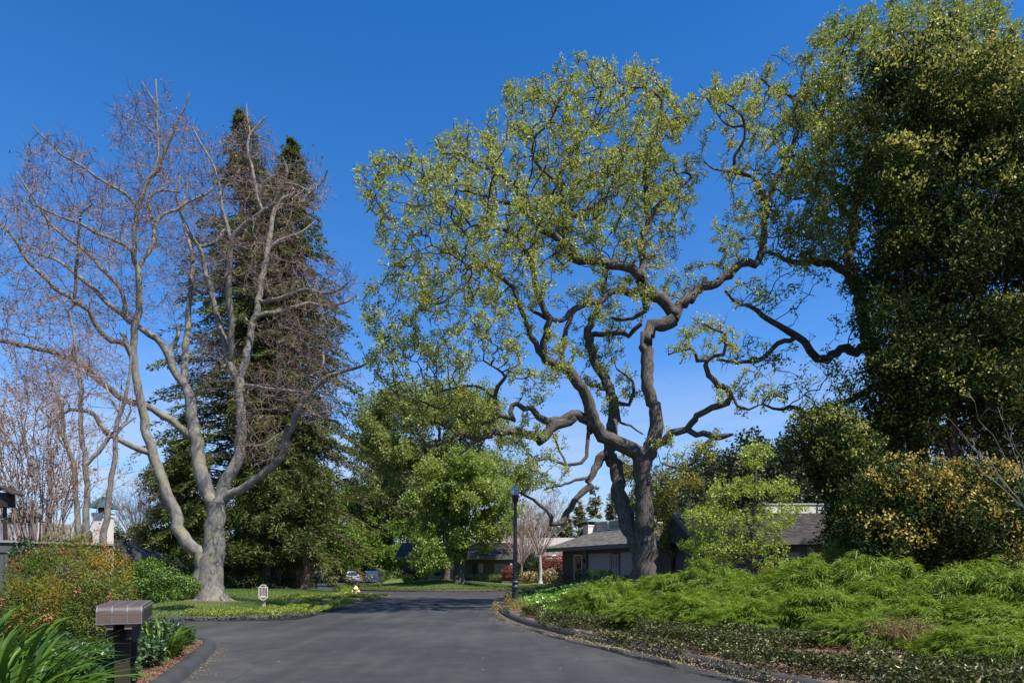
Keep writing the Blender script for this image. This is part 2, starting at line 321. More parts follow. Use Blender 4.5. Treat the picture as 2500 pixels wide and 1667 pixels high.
M['pane'] = solid('dark_glass', (.03, .04, .045), .05)
M['pane_grey'] = solid('grey_glass', (.16, .18, .20), .15)
M['fence_dark'] = solid('dark_fence_board', (.075, .082, .078), .8, var=.2, nscale=6, stretch=(3, 3, .3), rndvar=.12)
M['fence_cap'] = solid('fence_cap_wood', (.24, .235, .22), .85, var=.25, nscale=6)
M['fence_shaded'] = solid('shaded_fence_board', (.018, .015, .013), .9, var=.3, nscale=6, rndvar=.2)  # near-black board colour stands in for the shade under the redwoods
M['panel_white'] = solid('white_panel', (.72, .70, .66), .7, var=.05)
M['black_wood'] = solid('black_paint', (.012, .011, .010), .5)
M['bird_wood'] = solid('bird_house_wood', (.045, .035, .03), .85, var=.3)
M['silver'] = solid('silver_paint', (.56, .57, .60), .28, .6)
M['blue'] = solid('blue_paint', (.02, .065, .20), .25, .3)
M['tyre'] = solid('tyre', (.012, .012, .012), .8)
M['rim'] = solid('wheel_rim', (.4, .4, .42), .3, .8)
M['red_lens'] = solid('tail_lens', (.45, .015, .02), .2)
M['plate'] = solid('number_plate', (.72, .72, .70), .5)
M['plastic'] = solid('dark_plastic', (.02, .02, .022), .6)
M['umbrella'] = solid('white_canvas', (.74, .76, .78), .8)
M['concrete'] = solid('pale_concrete', (.42, .39, .35), .9, var=.12)

# ---------------------------------------------------------------- ground, road, planting beds
def pdist(X, Y, pl):
    X = np.asarray(X, float); Y = np.asarray(Y, float); best = np.full(X.shape, 1e9)
    for a, b in zip(pl[:-1], pl[1:]):
        dx, dy = b[0] - a[0], b[1] - a[1]; q = dx * dx + dy * dy + 1e-12
        t = np.clip(((X - a[0]) * dx + (Y - a[1]) * dy) / q, 0, 1)
        best = np.minimum(best, np.hypot(X - a[0] - t * dx, Y - a[1] - t * dy))
    return best
def inside(X, Y, poly):
    X = np.asarray(X, float); Y = np.asarray(Y, float); r = np.zeros(X.shape, bool); n = len(poly)
    for i in range(n):
        x0, y0 = poly[i][:2]; x1, y1 = poly[(i + 1) % n][:2]
        c = ((y0 > Y) != (y1 > Y)) & (X < (x1 - x0) * (Y - y0) / (y1 - y0 + 1e-12) + x0); r ^= c
    return r
k_left = catmull([(-3.0, 2, 0), (-4.0, 6.5, 0), (-4.9, 9.8, 0), (-5.7, 12.4, 0), (-6.3, 14.2, 0), (-6.75, 15.0, 0), (-7.6, 15.6, 0), (-9.5, 16.2, 0), (-14, 17.2, 0), (-40, 21, 0)], .4)
k_island = catmull([(-60, 27, 0), (-20, 22.4, 0), (-11.4, 22.2, 0), (-9.6, 22.9, 0), (-8.3, 23.2, 0), (-7.55, 24.6, 0), (-7.65, 27, 0), (-8.1, 30, 0), (-8.9, 31.4, 0), (-11, 34, 0), (-11.4, 36, 0), (-9.7, 37.5, 0), (-8.5, 38.2, 0), (-8.0, 39.5, 0), (-8.2, 41.5, 0), (-9.0, 44, 0), (-10.5, 47, 0), (-14, 54, 0), (-18.5, 62, 0), (-24, 75, 0), (-29, 100, 0)], .4)
k_right = catmull([(6.6, 1, 0), (5.2, 6, 0), (3.75, 9.8, 0), (2.8, 13.2, 0), (2.0, 15.5, 0), (1.3, 17.7, 0), (.35, 21.3, 0), (-.25, 25.6, 0), (-.58, 31, 0), (-.6, 36, 0), (-.2, 41, 0), (.8, 45.5, 0), (3, 48.5, 0), (6, 48, 0), (8, 44, 0), (10, 40, 0)], .4)
k_far = catmull([(-17.5, 92, 0), (-17, 78, 0), (-15.5, 65, 0), (-12.9, 58, 0), (-9, 55.2, 0), (-6, 54.5, 0), (-1.8, 55.8, 0), (.3, 60, 0), (1.2, 66, 0), (3.4, 73, 0), (6, 80, 0)], .5)
def h_left(x, y): return .12 + .22 * sstep(pdist(x, y, k_left), 0, 3)
def h_isl(x, y): return .12 + .33 * sstep(pdist(x, y, k_island), 0, 5.5)
def h_right(x, y):
    x = np.asarray(x, float); y = np.asarray(y, float)
    return .12 + (.34 + .55 * sstep(y, 15, 27)) * sstep(pdist(x, y, k_right), 0, 6.5)
def h_far(x, y):
    return .12 + .72 * sstep(pdist(x, y, k_far), 0, 11)
def bed(name, kerb, closing, hf, mat, step, label=None):
    poly = [tuple(p[:2]) for p in kerb] + closing
    xs = np.array([p[0] for p in poly]); ys = np.array([p[1] for p in poly])
    gx, gy = np.meshgrid(np.arange(xs.min(), xs.max(), step), np.arange(ys.min(), ys.max(), step))
    gx = gx.ravel() + rng.uniform(-.2, .2, gx.size) * step; gy = gy.ravel() + rng.uniform(-.2, .2, gy.size) * step
    ok = inside(gx, gy, poly); ok &= pdist(gx, gy, poly + [poly[0]]) > step * .3
    pts = [Vector(p) for p in poly] + [Vector((a, b)) for a, b in zip(gx[ok], gy[ok])]
    n = len(poly); r = delaunay_2d_cdt(pts, [], [list(range(n))], 1, 1e-6)
    V = np.array([(p[0], p[1]) for p in r[0]]); Z = hf(V[:, 0], V[:, 1])
    b = Buf(); fs = np.array([list(f) for f in r[2] if len(f) == 3]); b.add(np.column_stack([V, Z]), fs)
    o = b.build(name, mat, smooth=True); tag(o, kind='structure'); return o, poly
def kerbline(kerb, name='kerb', flip=1):
    b = Buf(); p = kerb[:, :2]; T = nrm(np.gradient(p, axis=0)); Nn = np.stack([-T[:, 1], T[:, 0]], 1) * flip
    prof = [(-.04, -.03), (.0, .06), (.035, .125), (.09, .15), (.20, .15), (.25, .13), (.26, .02)]
    n = len(p); k = len(prof); V = np.zeros((n, k, 3)); wob = rng.normal(size=n) * .008; wz = rng.normal(size=n) * .004
    for i, (a, z) in enumerate(prof): V[:, i, :2] = p + Nn * (a - .12 + wob[:, None]); V[:, i, 2] = z + wz
    Fa = []
    for t in range(n - 1):
        for i in range(k - 1): Fa.append((t * k + i, (t + 1) * k + i, (t + 1) * k + i + 1, t * k + i + 1))
    b.add(V.reshape(-1, 3), Fa); o = b.build(name, M['kerb'], smooth=True); tag(o, kind='structure'); return o
b = Buf(); b.add([(-900, -300, -.03), (900, -300, -.03), (900, 1400, -.03), (-900, 1400, -.03)], [(0, 1, 2, 3)]); tag(b.build('ground', M['earth']), kind='structure')
b = Buf(); b.add([(-70, -30, 0), (46, -30, 0), (46, 104, 0), (-70, 104, 0)], [(0, 1, 2, 3)]); tag(b.build('road', M['asphalt']), kind='structure')
bed_left, pl_left = bed('planting_bed', k_left, [(-40, -20), (-2, -20)], h_left, M['soil'], .6)
lawn_island, pl_isl = bed('lawn', k_island, [(-60, 100)], h_isl, M['lawn'], .8)
bed_right, pl_right = bed('planting_bed', k_right, [(46, 39), (46, -20), (9, -20)], h_right, M['soil'], .6)
lawn_far, pl_far = bed('lawn', k_far, [(40, 84), (40, 100), (-17.5, 100)], h_far, M['lawn'], 1.0)
kerbline(k_left, flip=1); kerbline(k_island, flip=1); kerbline(k_right, flip=-1); kerbline(k_far[::-1], flip=1)

# ---------------------------------------------------------------- tree machinery
def limbs_to_graph(limbs, Y0, step=.28, wob=.05):
    """limbs: (points (u, v, r_px), dY at the end); each limb starts on the nearest point of the earlier ones"""
    pos = []; par = []; rad = []; chains = []; allp = np.zeros((0, 3)); uv = np.zeros((0, 2))
    for pts, dY in limbs:
        pts = np.array(pts, float); a = -1; ys = Y0
        if len(allp):
            d = np.hypot(uv[:, 0] - pts[0, 0], uv[:, 1] - pts[0, 1]); a = int(d.argmin()); ys = allp[a, 1]
        s = np.concatenate([[0], np.cumsum(np.hypot(*np.diff(pts[:, :2], axis=0).T))]); s = s / s[-1]
        Y = ys + dY * s; P3 = np.array([np.append(P(u, v, y), r / F * y) for (u, v, r), y in zip(pts, Y)])
        if a >= 0: P3 = np.vstack([np.append(allp[a], min(rad[a] * .8, P3[0, 3] * 1.25)), P3]) if np.linalg.norm(allp[a] - P3[0, :3]) > .05 else P3
        C = catmull(P3, step); C[1:-1, :3] += rng.normal(size=(len(C) - 2, 3)) * wob * np.minimum(1, C[1:-1, 3:4] * 6); C[:, 3] = np.maximum(C[:, 3], .007)
        i0 = len(pos); ids = []
        for j, c in enumerate(C):
            if j == 0 and a >= 0 and np.linalg.norm(c[:3] - allp[a]) < .06: ids.append(a); continue
            par.append(ids[-1] if ids else a); ids.append(len(pos)); pos.append(c[:3]); rad.append(c[3])
        chains.append(C); allp = np.array(pos); uv = np.stack([1250 + allp[:, 0] / allp[:, 1] * F, HV - (allp[:, 2] - EYE) / allp[:, 1] * F], 1)
    return np.array(pos), np.array(par), np.array(rad), chains
def ellipsoids(es, Y0, n, shell=0.0):
    """es: (u, v, ru, rv, dY, rY, weight) in picture pixels at depth Y0 + dY"""
    wts = np.array([e[6] if len(e) > 6 else e[2] * e[3] / 1e4 for e in es]); wts = wts / wts.sum(); out = []
    for e, c in zip(es, rng.multinomial(n, wts)):
        Y = Y0 + e[4]; d = rdir(c) * (rng.random(c)[:, None] * (1 - shell ** 3) + shell ** 3) ** (1 / 3)
        yy = Y + d[:, 1] * e[5]; out.append(np.stack([(e[0] + d[:, 0] * e[2] - 1250) / F * yy, yy, EYE - (e[1] + d[:, 2] * e[3] - HV) / F * yy], 1))
    return np.concatenate(out)
def gapmask(p, s, ph=0):
    q = np.sin(p[:, 0] * s * 1.7 + ph) * np.cos(p[:, 2] * s * 1.9 - ph) + np.sin(p[:, 1] * s * 1.3 + p[:, 2] * s * 1.1 + ph) * np.cos(p[:, 0] * s * 2.3 - p[:, 1] * s)
    return q > -.25
def colonize(pos, par, elig, att, step, di, dk, iters=120, jit=.25, trop=(0, 0, .05), maxn=12000):
    pos = list(pos); par = list(par); n0 = len(pos); P0 = np.array(pos); E = np.where(elig)[0]
    nd = np.full(len(att), 1e9); ni = np.zeros(len(att), int)
    for i0 in range(0, len(E), 400):
        D = np.linalg.norm(att[:, None] - P0[E[i0:i0 + 400]][None], axis=2); m = D.argmin(1); dm = D[np.arange(len(att)), m]; u = dm < nd; nd[u] = dm[u]; ni[u] = E[i0:i0 + 400][m[u]]
    alive = nd > dk; kids = {}; trop = np.array(trop)
    for it in range(iters):
        act = alive & (nd < di)
        if not act.any(): break
        PA = np.array(pos); ids, inv = np.unique(ni[act], return_inverse=True)
        d = nrm(att[act] - PA[ni[act]]); s = np.zeros((len(ids), 3)); np.add.at(s, inv, d)
        s = nrm(nrm(s) + trop + rng.normal(size=s.shape) * jit)
        new = []; 
        for q, i in enumerate(ids):
            if kids.get(i, 0) >= 3:
                alive[act & (ni == i)] = False; continue
            kids[i] = kids.get(i, 0) + 1; new.append((i, PA[i] + s[q] * step))
        if not new: continue
        b0 = len(pos)
        for i, p in new: par.append(i); pos.append(p)
        NP = np.array([p for _, p in new]); al = np.where(alive)[0]
        D = np.linalg.norm(att[al][:, None] - NP[None], axis=2); m = D.argmin(1); dm = D[np.arange(len(al)), m]; u = dm < nd[al]
        nd[al[u]] = dm[u]; ni[al[u]] = b0 + m[u]; alive &= nd > dk
        if len(pos) > maxn: break
    return np.array(pos), np.array(par), n0
def branch_mesh(buf, pos, par, n0, fixed, tip=.008, ex=2.3, thick=.035, cap=.7):
    """sweeps along the grown branches; returns the number of tips above each node"""
    n = len(pos); tips = np.zeros(n); ch = [[] for _ in range(n)]
    for i in range(n0, n): ch[par[i]].append(i)
    for i in range(n - 1, n0 - 1, -1):
        if not ch[i]: tips[i] = 1
        tips[par[i]] += tips[i] if par[i] >= 0 else 0
    r = tip * np.maximum(tips, 1) ** (1 / ex); r[:n0] = fixed
    for i in range(n0, n): r[i] = min(r[i], (r[par[i]] * cap if par[i] < n0 else r[par[i]] * .97))
    done = np.zeros(n, bool); sA = []; sB = []; ra = []; rb = []
    for i in range(n0, n):
        if done[i]: continue
        c = [par[i], i]; done[i] = True; k = i
        while ch[k]:
            k = max(ch[k], key=lambda q: tips[q]); c.append(k); done[k] = True
        rr = r[c].copy(); rr[0] = min(rr[0], rr[1] * 1.3)
        m = int(np.sum(rr > thick))
        if m >= 2:
            m = min(len(c), m + 1); sweep(buf, pos[c[:m]], rr[:m], 6)
            c = c[m - 1:]; rr = rr[m - 1:]
        if len(c) > 1: sA += c[:-1]; sB += c[1:]; ra += list(rr[:-1]); rb += list(rr[1:])
    frusta(buf, pos[sA], pos[sB], np.array(ra), np.array(rb), 4)
    return tips, r, ch
def limb_mesh(buf, chains, rough=.03):
    s = 0
    for C in chains:
        k = 24 if C[:, 3].max() > .3 else (14 if C[:, 3].max() > .12 else 8)
        kk = C.copy(); kk[:, 3] *= 1 + rng.normal(size=len(C)) * rough * .6
        sweep(buf, kk[:, :3], kk[:, 3], k, s, rough); s += 7.3
def clump_leaves(buf, C, per, rad, ln, wd, up=.5, out=None, r=None, droop=0.):
    """a loose ball of leaves round each centre"""
    n = len(C) * per; c = np.repeat(C, per, 0); d = rdir(n); c = c + d * (rng.random(n)[:, None] ** .5) * rad
    A = d + rdir(n) * .8; A[:, 2] -= droop; Nn = rdir(n) + np.array([0, 0, up])
    if out is not None: Nn = Nn + np.repeat(out, per, 0) * .6
    leaves(buf, c, A, Nn, ln * rng.uniform(.65, 1.25, n), wd * rng.uniform(.7, 1.2, n), r, .3)

# ---------------------------------------------------------------- the big valley oak
oak_limbs = [
 ([(1573, 1440, 38), (1573, 1415, 31), (1574, 1380, 27.5), (1575, 1337, 25), (1574, 1290, 23), (1572, 1251, 22), (1569, 1200, 20), (1567, 1158, 21), (1567, 1118, 22)], 0),
 ([(1570, 1140, 20), (1580, 1115, 19), (1590, 1091, 18.5), (1598, 1055, 17.5), (1603, 1024, 16), (1596, 990, 15), (1583, 962, 15), (1578, 912, 15), (1584, 877, 15.5), (1577, 850, 15), (1578, 822, 15), (1594, 798, 15.5), (1623, 790, 16), (1644, 780, 17)], .6),
 ([(1645, 770, 15), (1660, 748, 12.5), (1686, 720, 11.5), (1717, 701, 10.5), (1753, 686, 10), (1780, 669, 9.5), (1802, 649, 9), (1824, 643, 9.5), (1844, 646, 9.5), (1858, 622, 8.5), (1863, 603, 8), (1867, 536, 7.5), (1880, 482, 7), (1898, 429, 6.5), (1929, 379, 6), (1947, 321, 5), (1956, 290, 4)], 2.0),
 ([(1950, 305, 4.5), (1934, 241, 3.8), (1900, 222, 3.2), (1870, 205, 2.6), (1858, 190, 2.2), (1872, 160, 1.6), (1881, 135, 1.2)], 0.5),
 ([(1866, 500, 6), (1850, 448, 4.5), (1824, 425, 4.2), (1798, 421, 4), (1794, 376, 3.8), (1813, 356, 3.6), (1817, 299, 3.2), (1800, 275, 2.6), (1771, 250, 2.2), (1740, 235, 1.8)], -1.5),
 ([(1806, 425, 3.5), (1775, 417, 2.6), (1740, 412, 2), (1720, 395, 1.6)], -1),
 ([(1817, 310, 3), (1775, 305, 2.4), (1750, 275, 2), (1725, 240, 1.5)], .8),
 ([(1644, 768, 15), (1637, 754, 14), (1619, 738, 14.5), (1601, 720, 15), (1576, 707, 14), (1562, 690, 12.5), (1563, 674, 12), (1543, 660, 11.5), (1500, 646, 11), (1462, 639, 10.5), (1418, 635, 10.5), (1391, 617, 10), (1366, 587, 9), (1338, 567, 8), (1311, 548, 7), (1285, 520, 5.5), (1255, 500, 4.5), (1210, 492, 3.5)], -3.5),
 ([(1574, 705, 11), (1543, 712, 10), (1507, 707, 9), (1480, 720, 8.5), (1458, 736, 8), (1418, 747, 7.5), (1391, 765, 7), (1372, 782, 6), (1330, 775, 4.5), (1290, 750, 3.5)], -2.5),
 ([(1568, 676, 10), (1568, 624, 9), (1565, 597, 9), (1575, 560, 8.5), (1584, 545, 8), (1591, 521, 7.5), (1606, 506, 7), (1633, 475, 6), (1667, 452, 4.5), (1690, 430, 3)], 2.5),
 ([(1584, 545, 7), (1580, 500, 6.5), (1576, 450, 6), (1575, 398, 5.8), (1583, 356, 5.5), (1606, 330, 5), (1618, 307, 5), (1611, 280, 4.5), (1618, 249, 4), (1591, 226, 3.6), (1568, 211, 3.2), (1537, 215, 2.6), (1510, 200, 2)], -1.0),
 ([(1618, 307, 4), (1655, 285, 3), (1690, 300, 2.2)], 1), ([(1591, 226, 3), (1600, 190, 2.2), (1590, 165, 1.6)], .5),
 ([(1418, 634, 8), (1384, 600, 7.5), (1360, 572, 7), (1376, 532, 6.5), (1373, 483, 6), (1366, 444, 5.6), (1376, 402, 5), (1396, 368, 4.6), (1426, 330, 4), (1450, 300, 3.2), (1470, 260, 2.6), (1478, 215, 2)], 1.0),
 ([(1367, 570, 6), (1395, 527, 6), (1422, 517, 5.6), (1461, 494, 5), (1484, 471, 4.4), (1500, 430, 3.8), (1510, 398, 3.2), (1530, 360, 2.4)], 2),
 ([(1366, 444, 4.5), (1330, 420, 3.8), (1300, 380, 3.2), (1310, 330, 2.8), (1340, 300, 2.2), (1360, 260, 1.8)], -1.5),
 ([(1311, 548, 5.5), (1280, 480, 4.5), (1240, 440, 3.8), (1190, 415, 3), (1150, 395, 2.2)], 1.5),
 # left limb
 ([(1567, 1122, 21), (1556, 1110, 19), (1545, 1102, 18.5), (1520, 1082, 18), (1489, 1068, 17), (1464, 1046, 16), (1449, 1015, 15.5), (1440, 988, 14.5), (1423, 946, 13.5), (1400, 917, 13), (1373, 899, 12.5), (1345, 886, 12), (1326, 868, 9.5), (1333, 820, 8.5), (1335, 779, 8), (1320, 730, 7.5), (1306, 690, 7), (1292, 640, 6.5), (1284, 613, 6), (1262, 580, 5), (1230, 560, 4), (1180, 545, 3)], -4),
 ([(1340, 885, 9), (1316, 855, 7.5), (1298, 820, 7), (1284, 790, 6.5), (1275, 760, 6), (1262, 729, 5.5), (1253, 703, 5), (1225, 680, 4.2), (1190, 660, 3.4), (1150, 650, 2.6), (1100, 620, 2)], -2),
 ([(1369, 898, 8), (1372, 860, 6.5), (1379, 814, 6), (1392, 780, 5), (1410, 750, 4), (1440, 720, 3)], 1.5),
 ([(1445, 1046, 13), (1436, 1022, 12.5), (1409, 1011, 11.5), (1382, 1017, 11), (1355, 1028, 11.5), (1331, 1030, 10), (1316, 1014, 8.5), (1302, 998, 7.5), (1279, 996, 7), (1262, 984, 6.5), (1245, 1004, 6), (1257, 1022, 6.5), (1234, 1020, 6), (1215, 1015, 5.5), (1209, 979, 5.5), (1217, 944, 5), (1234, 921, 4)], -1.6),
 ([(1217, 1016, 5), (1190, 1030, 4), (1172, 1034, 3.5), (1130, 1010, 3), (1080, 1000, 2.4), (1030, 980, 2)], -.8),
 ([(1210, 975, 4), (1180, 950, 3.4), (1150, 940, 3), (1100, 950, 2.6), (1060, 960, 2)], -1.2),
 ([(1234, 921, 3.4), (1215, 900, 2.6), (1180, 880, 2)], -.5),
 ([(1400, 1018, 12), (1375, 1030, 12), (1346, 1046, 12.5), (1330, 1062, 13.5), (1318, 1078, 14), (1306, 1062, 11.5), (1284, 1055, 10), (1239, 1053, 9), (1195, 1060, 8), (1168, 1071, 6.5), (1130, 1060, 5.5), (1085, 1078, 5), (1050, 1090, 4), (1030, 1070, 3)], -2.5),
 ([(1130, 1060, 4.5), (1095, 1045, 4), (1060, 1030, 3.4), (1010, 1040, 2.6)], -1), ([(1168, 1071, 4), (1150, 1090, 3), (1120, 1110, 2)], -.5),
 ([(1437, 1058, 5), (1435, 1080, 4.6), (1431, 1113, 4.6), (1418, 1131, 4.4), (1382, 1131, 4), (1338, 1120, 3), (1310, 1122, 2.4), (1290, 1105, 1.8)], -.8),
 ([(1382, 1131, 3), (1366, 1100, 2.6), (1355, 1070, 2.2), (1345, 1050, 1.5)], .4),
 # second, paler stem
 ([(1563, 1360, 14), (1552, 1326, 17), (1538, 1294, 18.5), (1527, 1257, 20), (1515, 1222, 19), (1509, 1194, 17.5), (1506, 1165, 16.5), (1496, 1128, 16.5), (1486, 1105, 15), (1494, 1069, 14), (1497, 1024, 13.5), (1497, 988, 12.5), (1485, 953, 12), (1467, 912, 11.5), (1449, 868, 11), (1437, 823, 11), (1441, 796, 8.5), (1452, 770, 7), (1470, 735, 6), (1475, 690, 5), (1490, 640, 4)], 4.0),
 ([(1488, 1112, 13), (1471, 1112, 12.5), (1461, 1134, 10.5), (1444, 1156, 8), (1437, 1173, 8), (1445, 1186, 9), (1431, 1197, 8.5), (1408, 1211, 7.5), (1397, 1237, 7.5), (1380, 1257, 8), (1374, 1276, 8.5), (1357, 1279, 6.5), (1343, 1282, 7), (1345, 1265, 5.5), (1334, 1242, 4.6), (1317, 1233, 4), (1302, 1217, 3.4), (1275, 1206, 2.6), (1255, 1190, 2)], -1.5),
 ([(1434, 1168, 5), (1403, 1173, 3.6), (1380, 1182, 3.2), (1358, 1185, 2.8), (1330, 1195, 2)], -.8),
 ([(1440, 820, 7), (1480, 814, 6), (1510, 812, 6), (1534, 818, 6), (1552, 801, 5.5), (1566, 790, 5.5)], -1.0),
 ([(1485, 953, 5), (1470, 950, 5.5), (1462, 938, 5), (1445, 945, 4), (1430, 935, 2.6)], .5),
 ([(1497, 988, 6), (1512, 985, 5), (1535, 990, 4.6), (1545, 960, 4.2), (1545, 930, 3.6), (1530, 915, 2.8), (1505, 900, 2)], .4),
 ([(1508, 1000, 3.4), (1515, 1030, 3.2), (1540, 1040, 2.6), (1570, 1060, 1.6)], .4),
 ([(1566, 700, 6), (1572, 735, 5), (1575, 760, 5), (1545, 775, 4.6), (1510, 780, 4), (1490, 775, 3)], 1.2),
 # right low limbs
 ([(1592, 1092, 11), (1612, 1082, 10), (1625, 1076, 9.5), (1637, 1062, 9.5), (1655, 1055, 9), (1677, 1052, 8.5), (1690, 1036, 8), (1704, 1013, 8), (1735, 997, 8), (1771, 979, 8.5), (1786, 964, 8.5), (1775, 952, 7.5), (1755, 939, 7), (1742, 925, 6.5), (1730, 912, 6.5), (1722, 893, 6), (1727, 878, 5.5), (1704, 880, 5), (1696, 862, 4.2), (1688, 850, 3.8), (1663, 854, 3), (1632, 866, 2)], -2.2),
 ([(1727, 880, 5), (1745, 870, 4.6), (1766, 863, 4.4), (1772, 840, 4), (1770, 814, 3.6), (1745, 805, 2.8), (1720, 790, 2)], -.8),
 ([(1786, 964, 4.5), (1800, 990, 3.6), (1830, 1000, 3), (1850, 990, 2.2)], -.5),
 ([(1682, 1052, 7), (1700, 1059, 7), (1717, 1060, 7.5), (1744, 1067, 8), (1772, 1067, 7), (1790, 1060, 3)], -1.0),
 ([(1738, 1070, 4.5), (1730, 1080, 4.5), (1706, 1093, 4.5), (1698, 1115, 4), (1677, 1138, 3.4), (1645, 1142, 2.8), (1612, 1128, 1.8)], -.6),
]
OAK_Y = 28.7
pos, par, rad, chains = limbs_to_graph(oak_limbs, OAK_Y)
oak = thing('oak_tree', 'tall spreading oak with twisting dark limbs and fresh spring leaves behind the lamp post', 'tree', tuple(pos[0] - np.array([0, 0, 0])))
b = Buf(); limb_mesh(b, chains); b.build('trunk', M['oak_bark'], oak, smooth=True)
oak_es = [(1000, 450, 150, 90, -4, 3), (1030, 560, 140, 90, -3, 3), (1180, 380, 160, 90, -2, 4), (1180, 520, 200, 120, -3, 4.5), (1330, 270, 130, 90, -1, 4), (1480, 205, 160, 75, 0, 4), (1590, 290, 120, 110, 0, 4),
 (1440, 400, 200, 140, 0, 5), (1060, 690, 150, 90, -4, 2.5, 1.9), (1220, 660, 160, 110, -3, 3.5), (1400, 560, 160, 110, 0, 5), (1590, 500, 120, 130, 1, 4), (1650, 430, 70, 80, 2, 2),
 (1780, 245, 95, 60, 0, 2.5, .8), (1870, 400, 110, 150, 2, 3, 1.6), (1960, 250, 130, 130, 3, 3, 1.6), (1800, 560, 80, 80, 1, 2, .35), (1950, 500, 110, 120, 3, 3, 1.2),
 (1130, 830, 190, 90, -4, 2.5, 1.8), (990, 870, 110, 80, -4, 2, 1.1), (1060, 1000, 170, 75, -3.5, 2, 2.4), (960, 760, 110, 80, -4, 2, .9), (1310, 880, 110, 90, -3, 2, .5), (1470, 860, 90, 110, 3, 2, .5), (1620, 660, 90, 90, 2, 2.5, .5), (1500, 730, 120, 70, 0, 3, .5),
 (1720, 830, 100, 70, -2, 1.5, .35), (1830, 960, 90, 60, -2, 1.5, .3), (1680, 1090, 100, 50, -2, 1.2, .3), (1330, 1150, 90, 60, -1.5, 1.5, .35), (1290, 1080, 90, 50, -2, 1.5, .3), (1500, 960, 80, 60, 2, 1.5, .25)]
att = ellipsoids(oak_es, OAK_Y, 8200); att = att[gapmask(att, 1.15)]
elig = (rad < .22) & (pos[:, 2] > 4)
pos2, par2, n0 = colonize(pos, par, elig, att, .30, 3.2, .42, 110, .40, (0, 0, .04), 15000)
b = Buf(); tips, rr, ch = branch_mesh(b, pos2, par2, n0, rad, .0135, 2.3, .03)
ends = np.where((tips <= 2) & (np.arange(len(pos2)) >= n0))[0]
tw = pos2[np.repeat(ends, 2)]; td = nrm(rdir(len(tw)) + np.array([0, 0, .15])) * rng.uniform(.15, .4, len(tw))[:, None]
frusta(b, tw, tw + td, .011, .006, 3); b.build('branches', M['oak_twig'], oak)
b = Buf(); C = np.vstack([pos2[ends], (tw + td)[::2]]); dens = np.clip((C[:, 2] - 4) / 3.5, .3, 1) * .84; C = C[rng.random(len(C)) < dens]
cr_ = rng.random(len(C)); C = C[rng.random(len(C)) < .97]; cr_ = rng.random(len(C)); clump_leaves(b, C, 20, .125, .105, .06, .6, None, np.clip(np.repeat(cr_, 20) * .5 + rng.random(len(C) * 20) * .5, 0, 1))
b.build('crown', M['oak_leaf'], oak)
print('oak', len(pos2), len(ends))

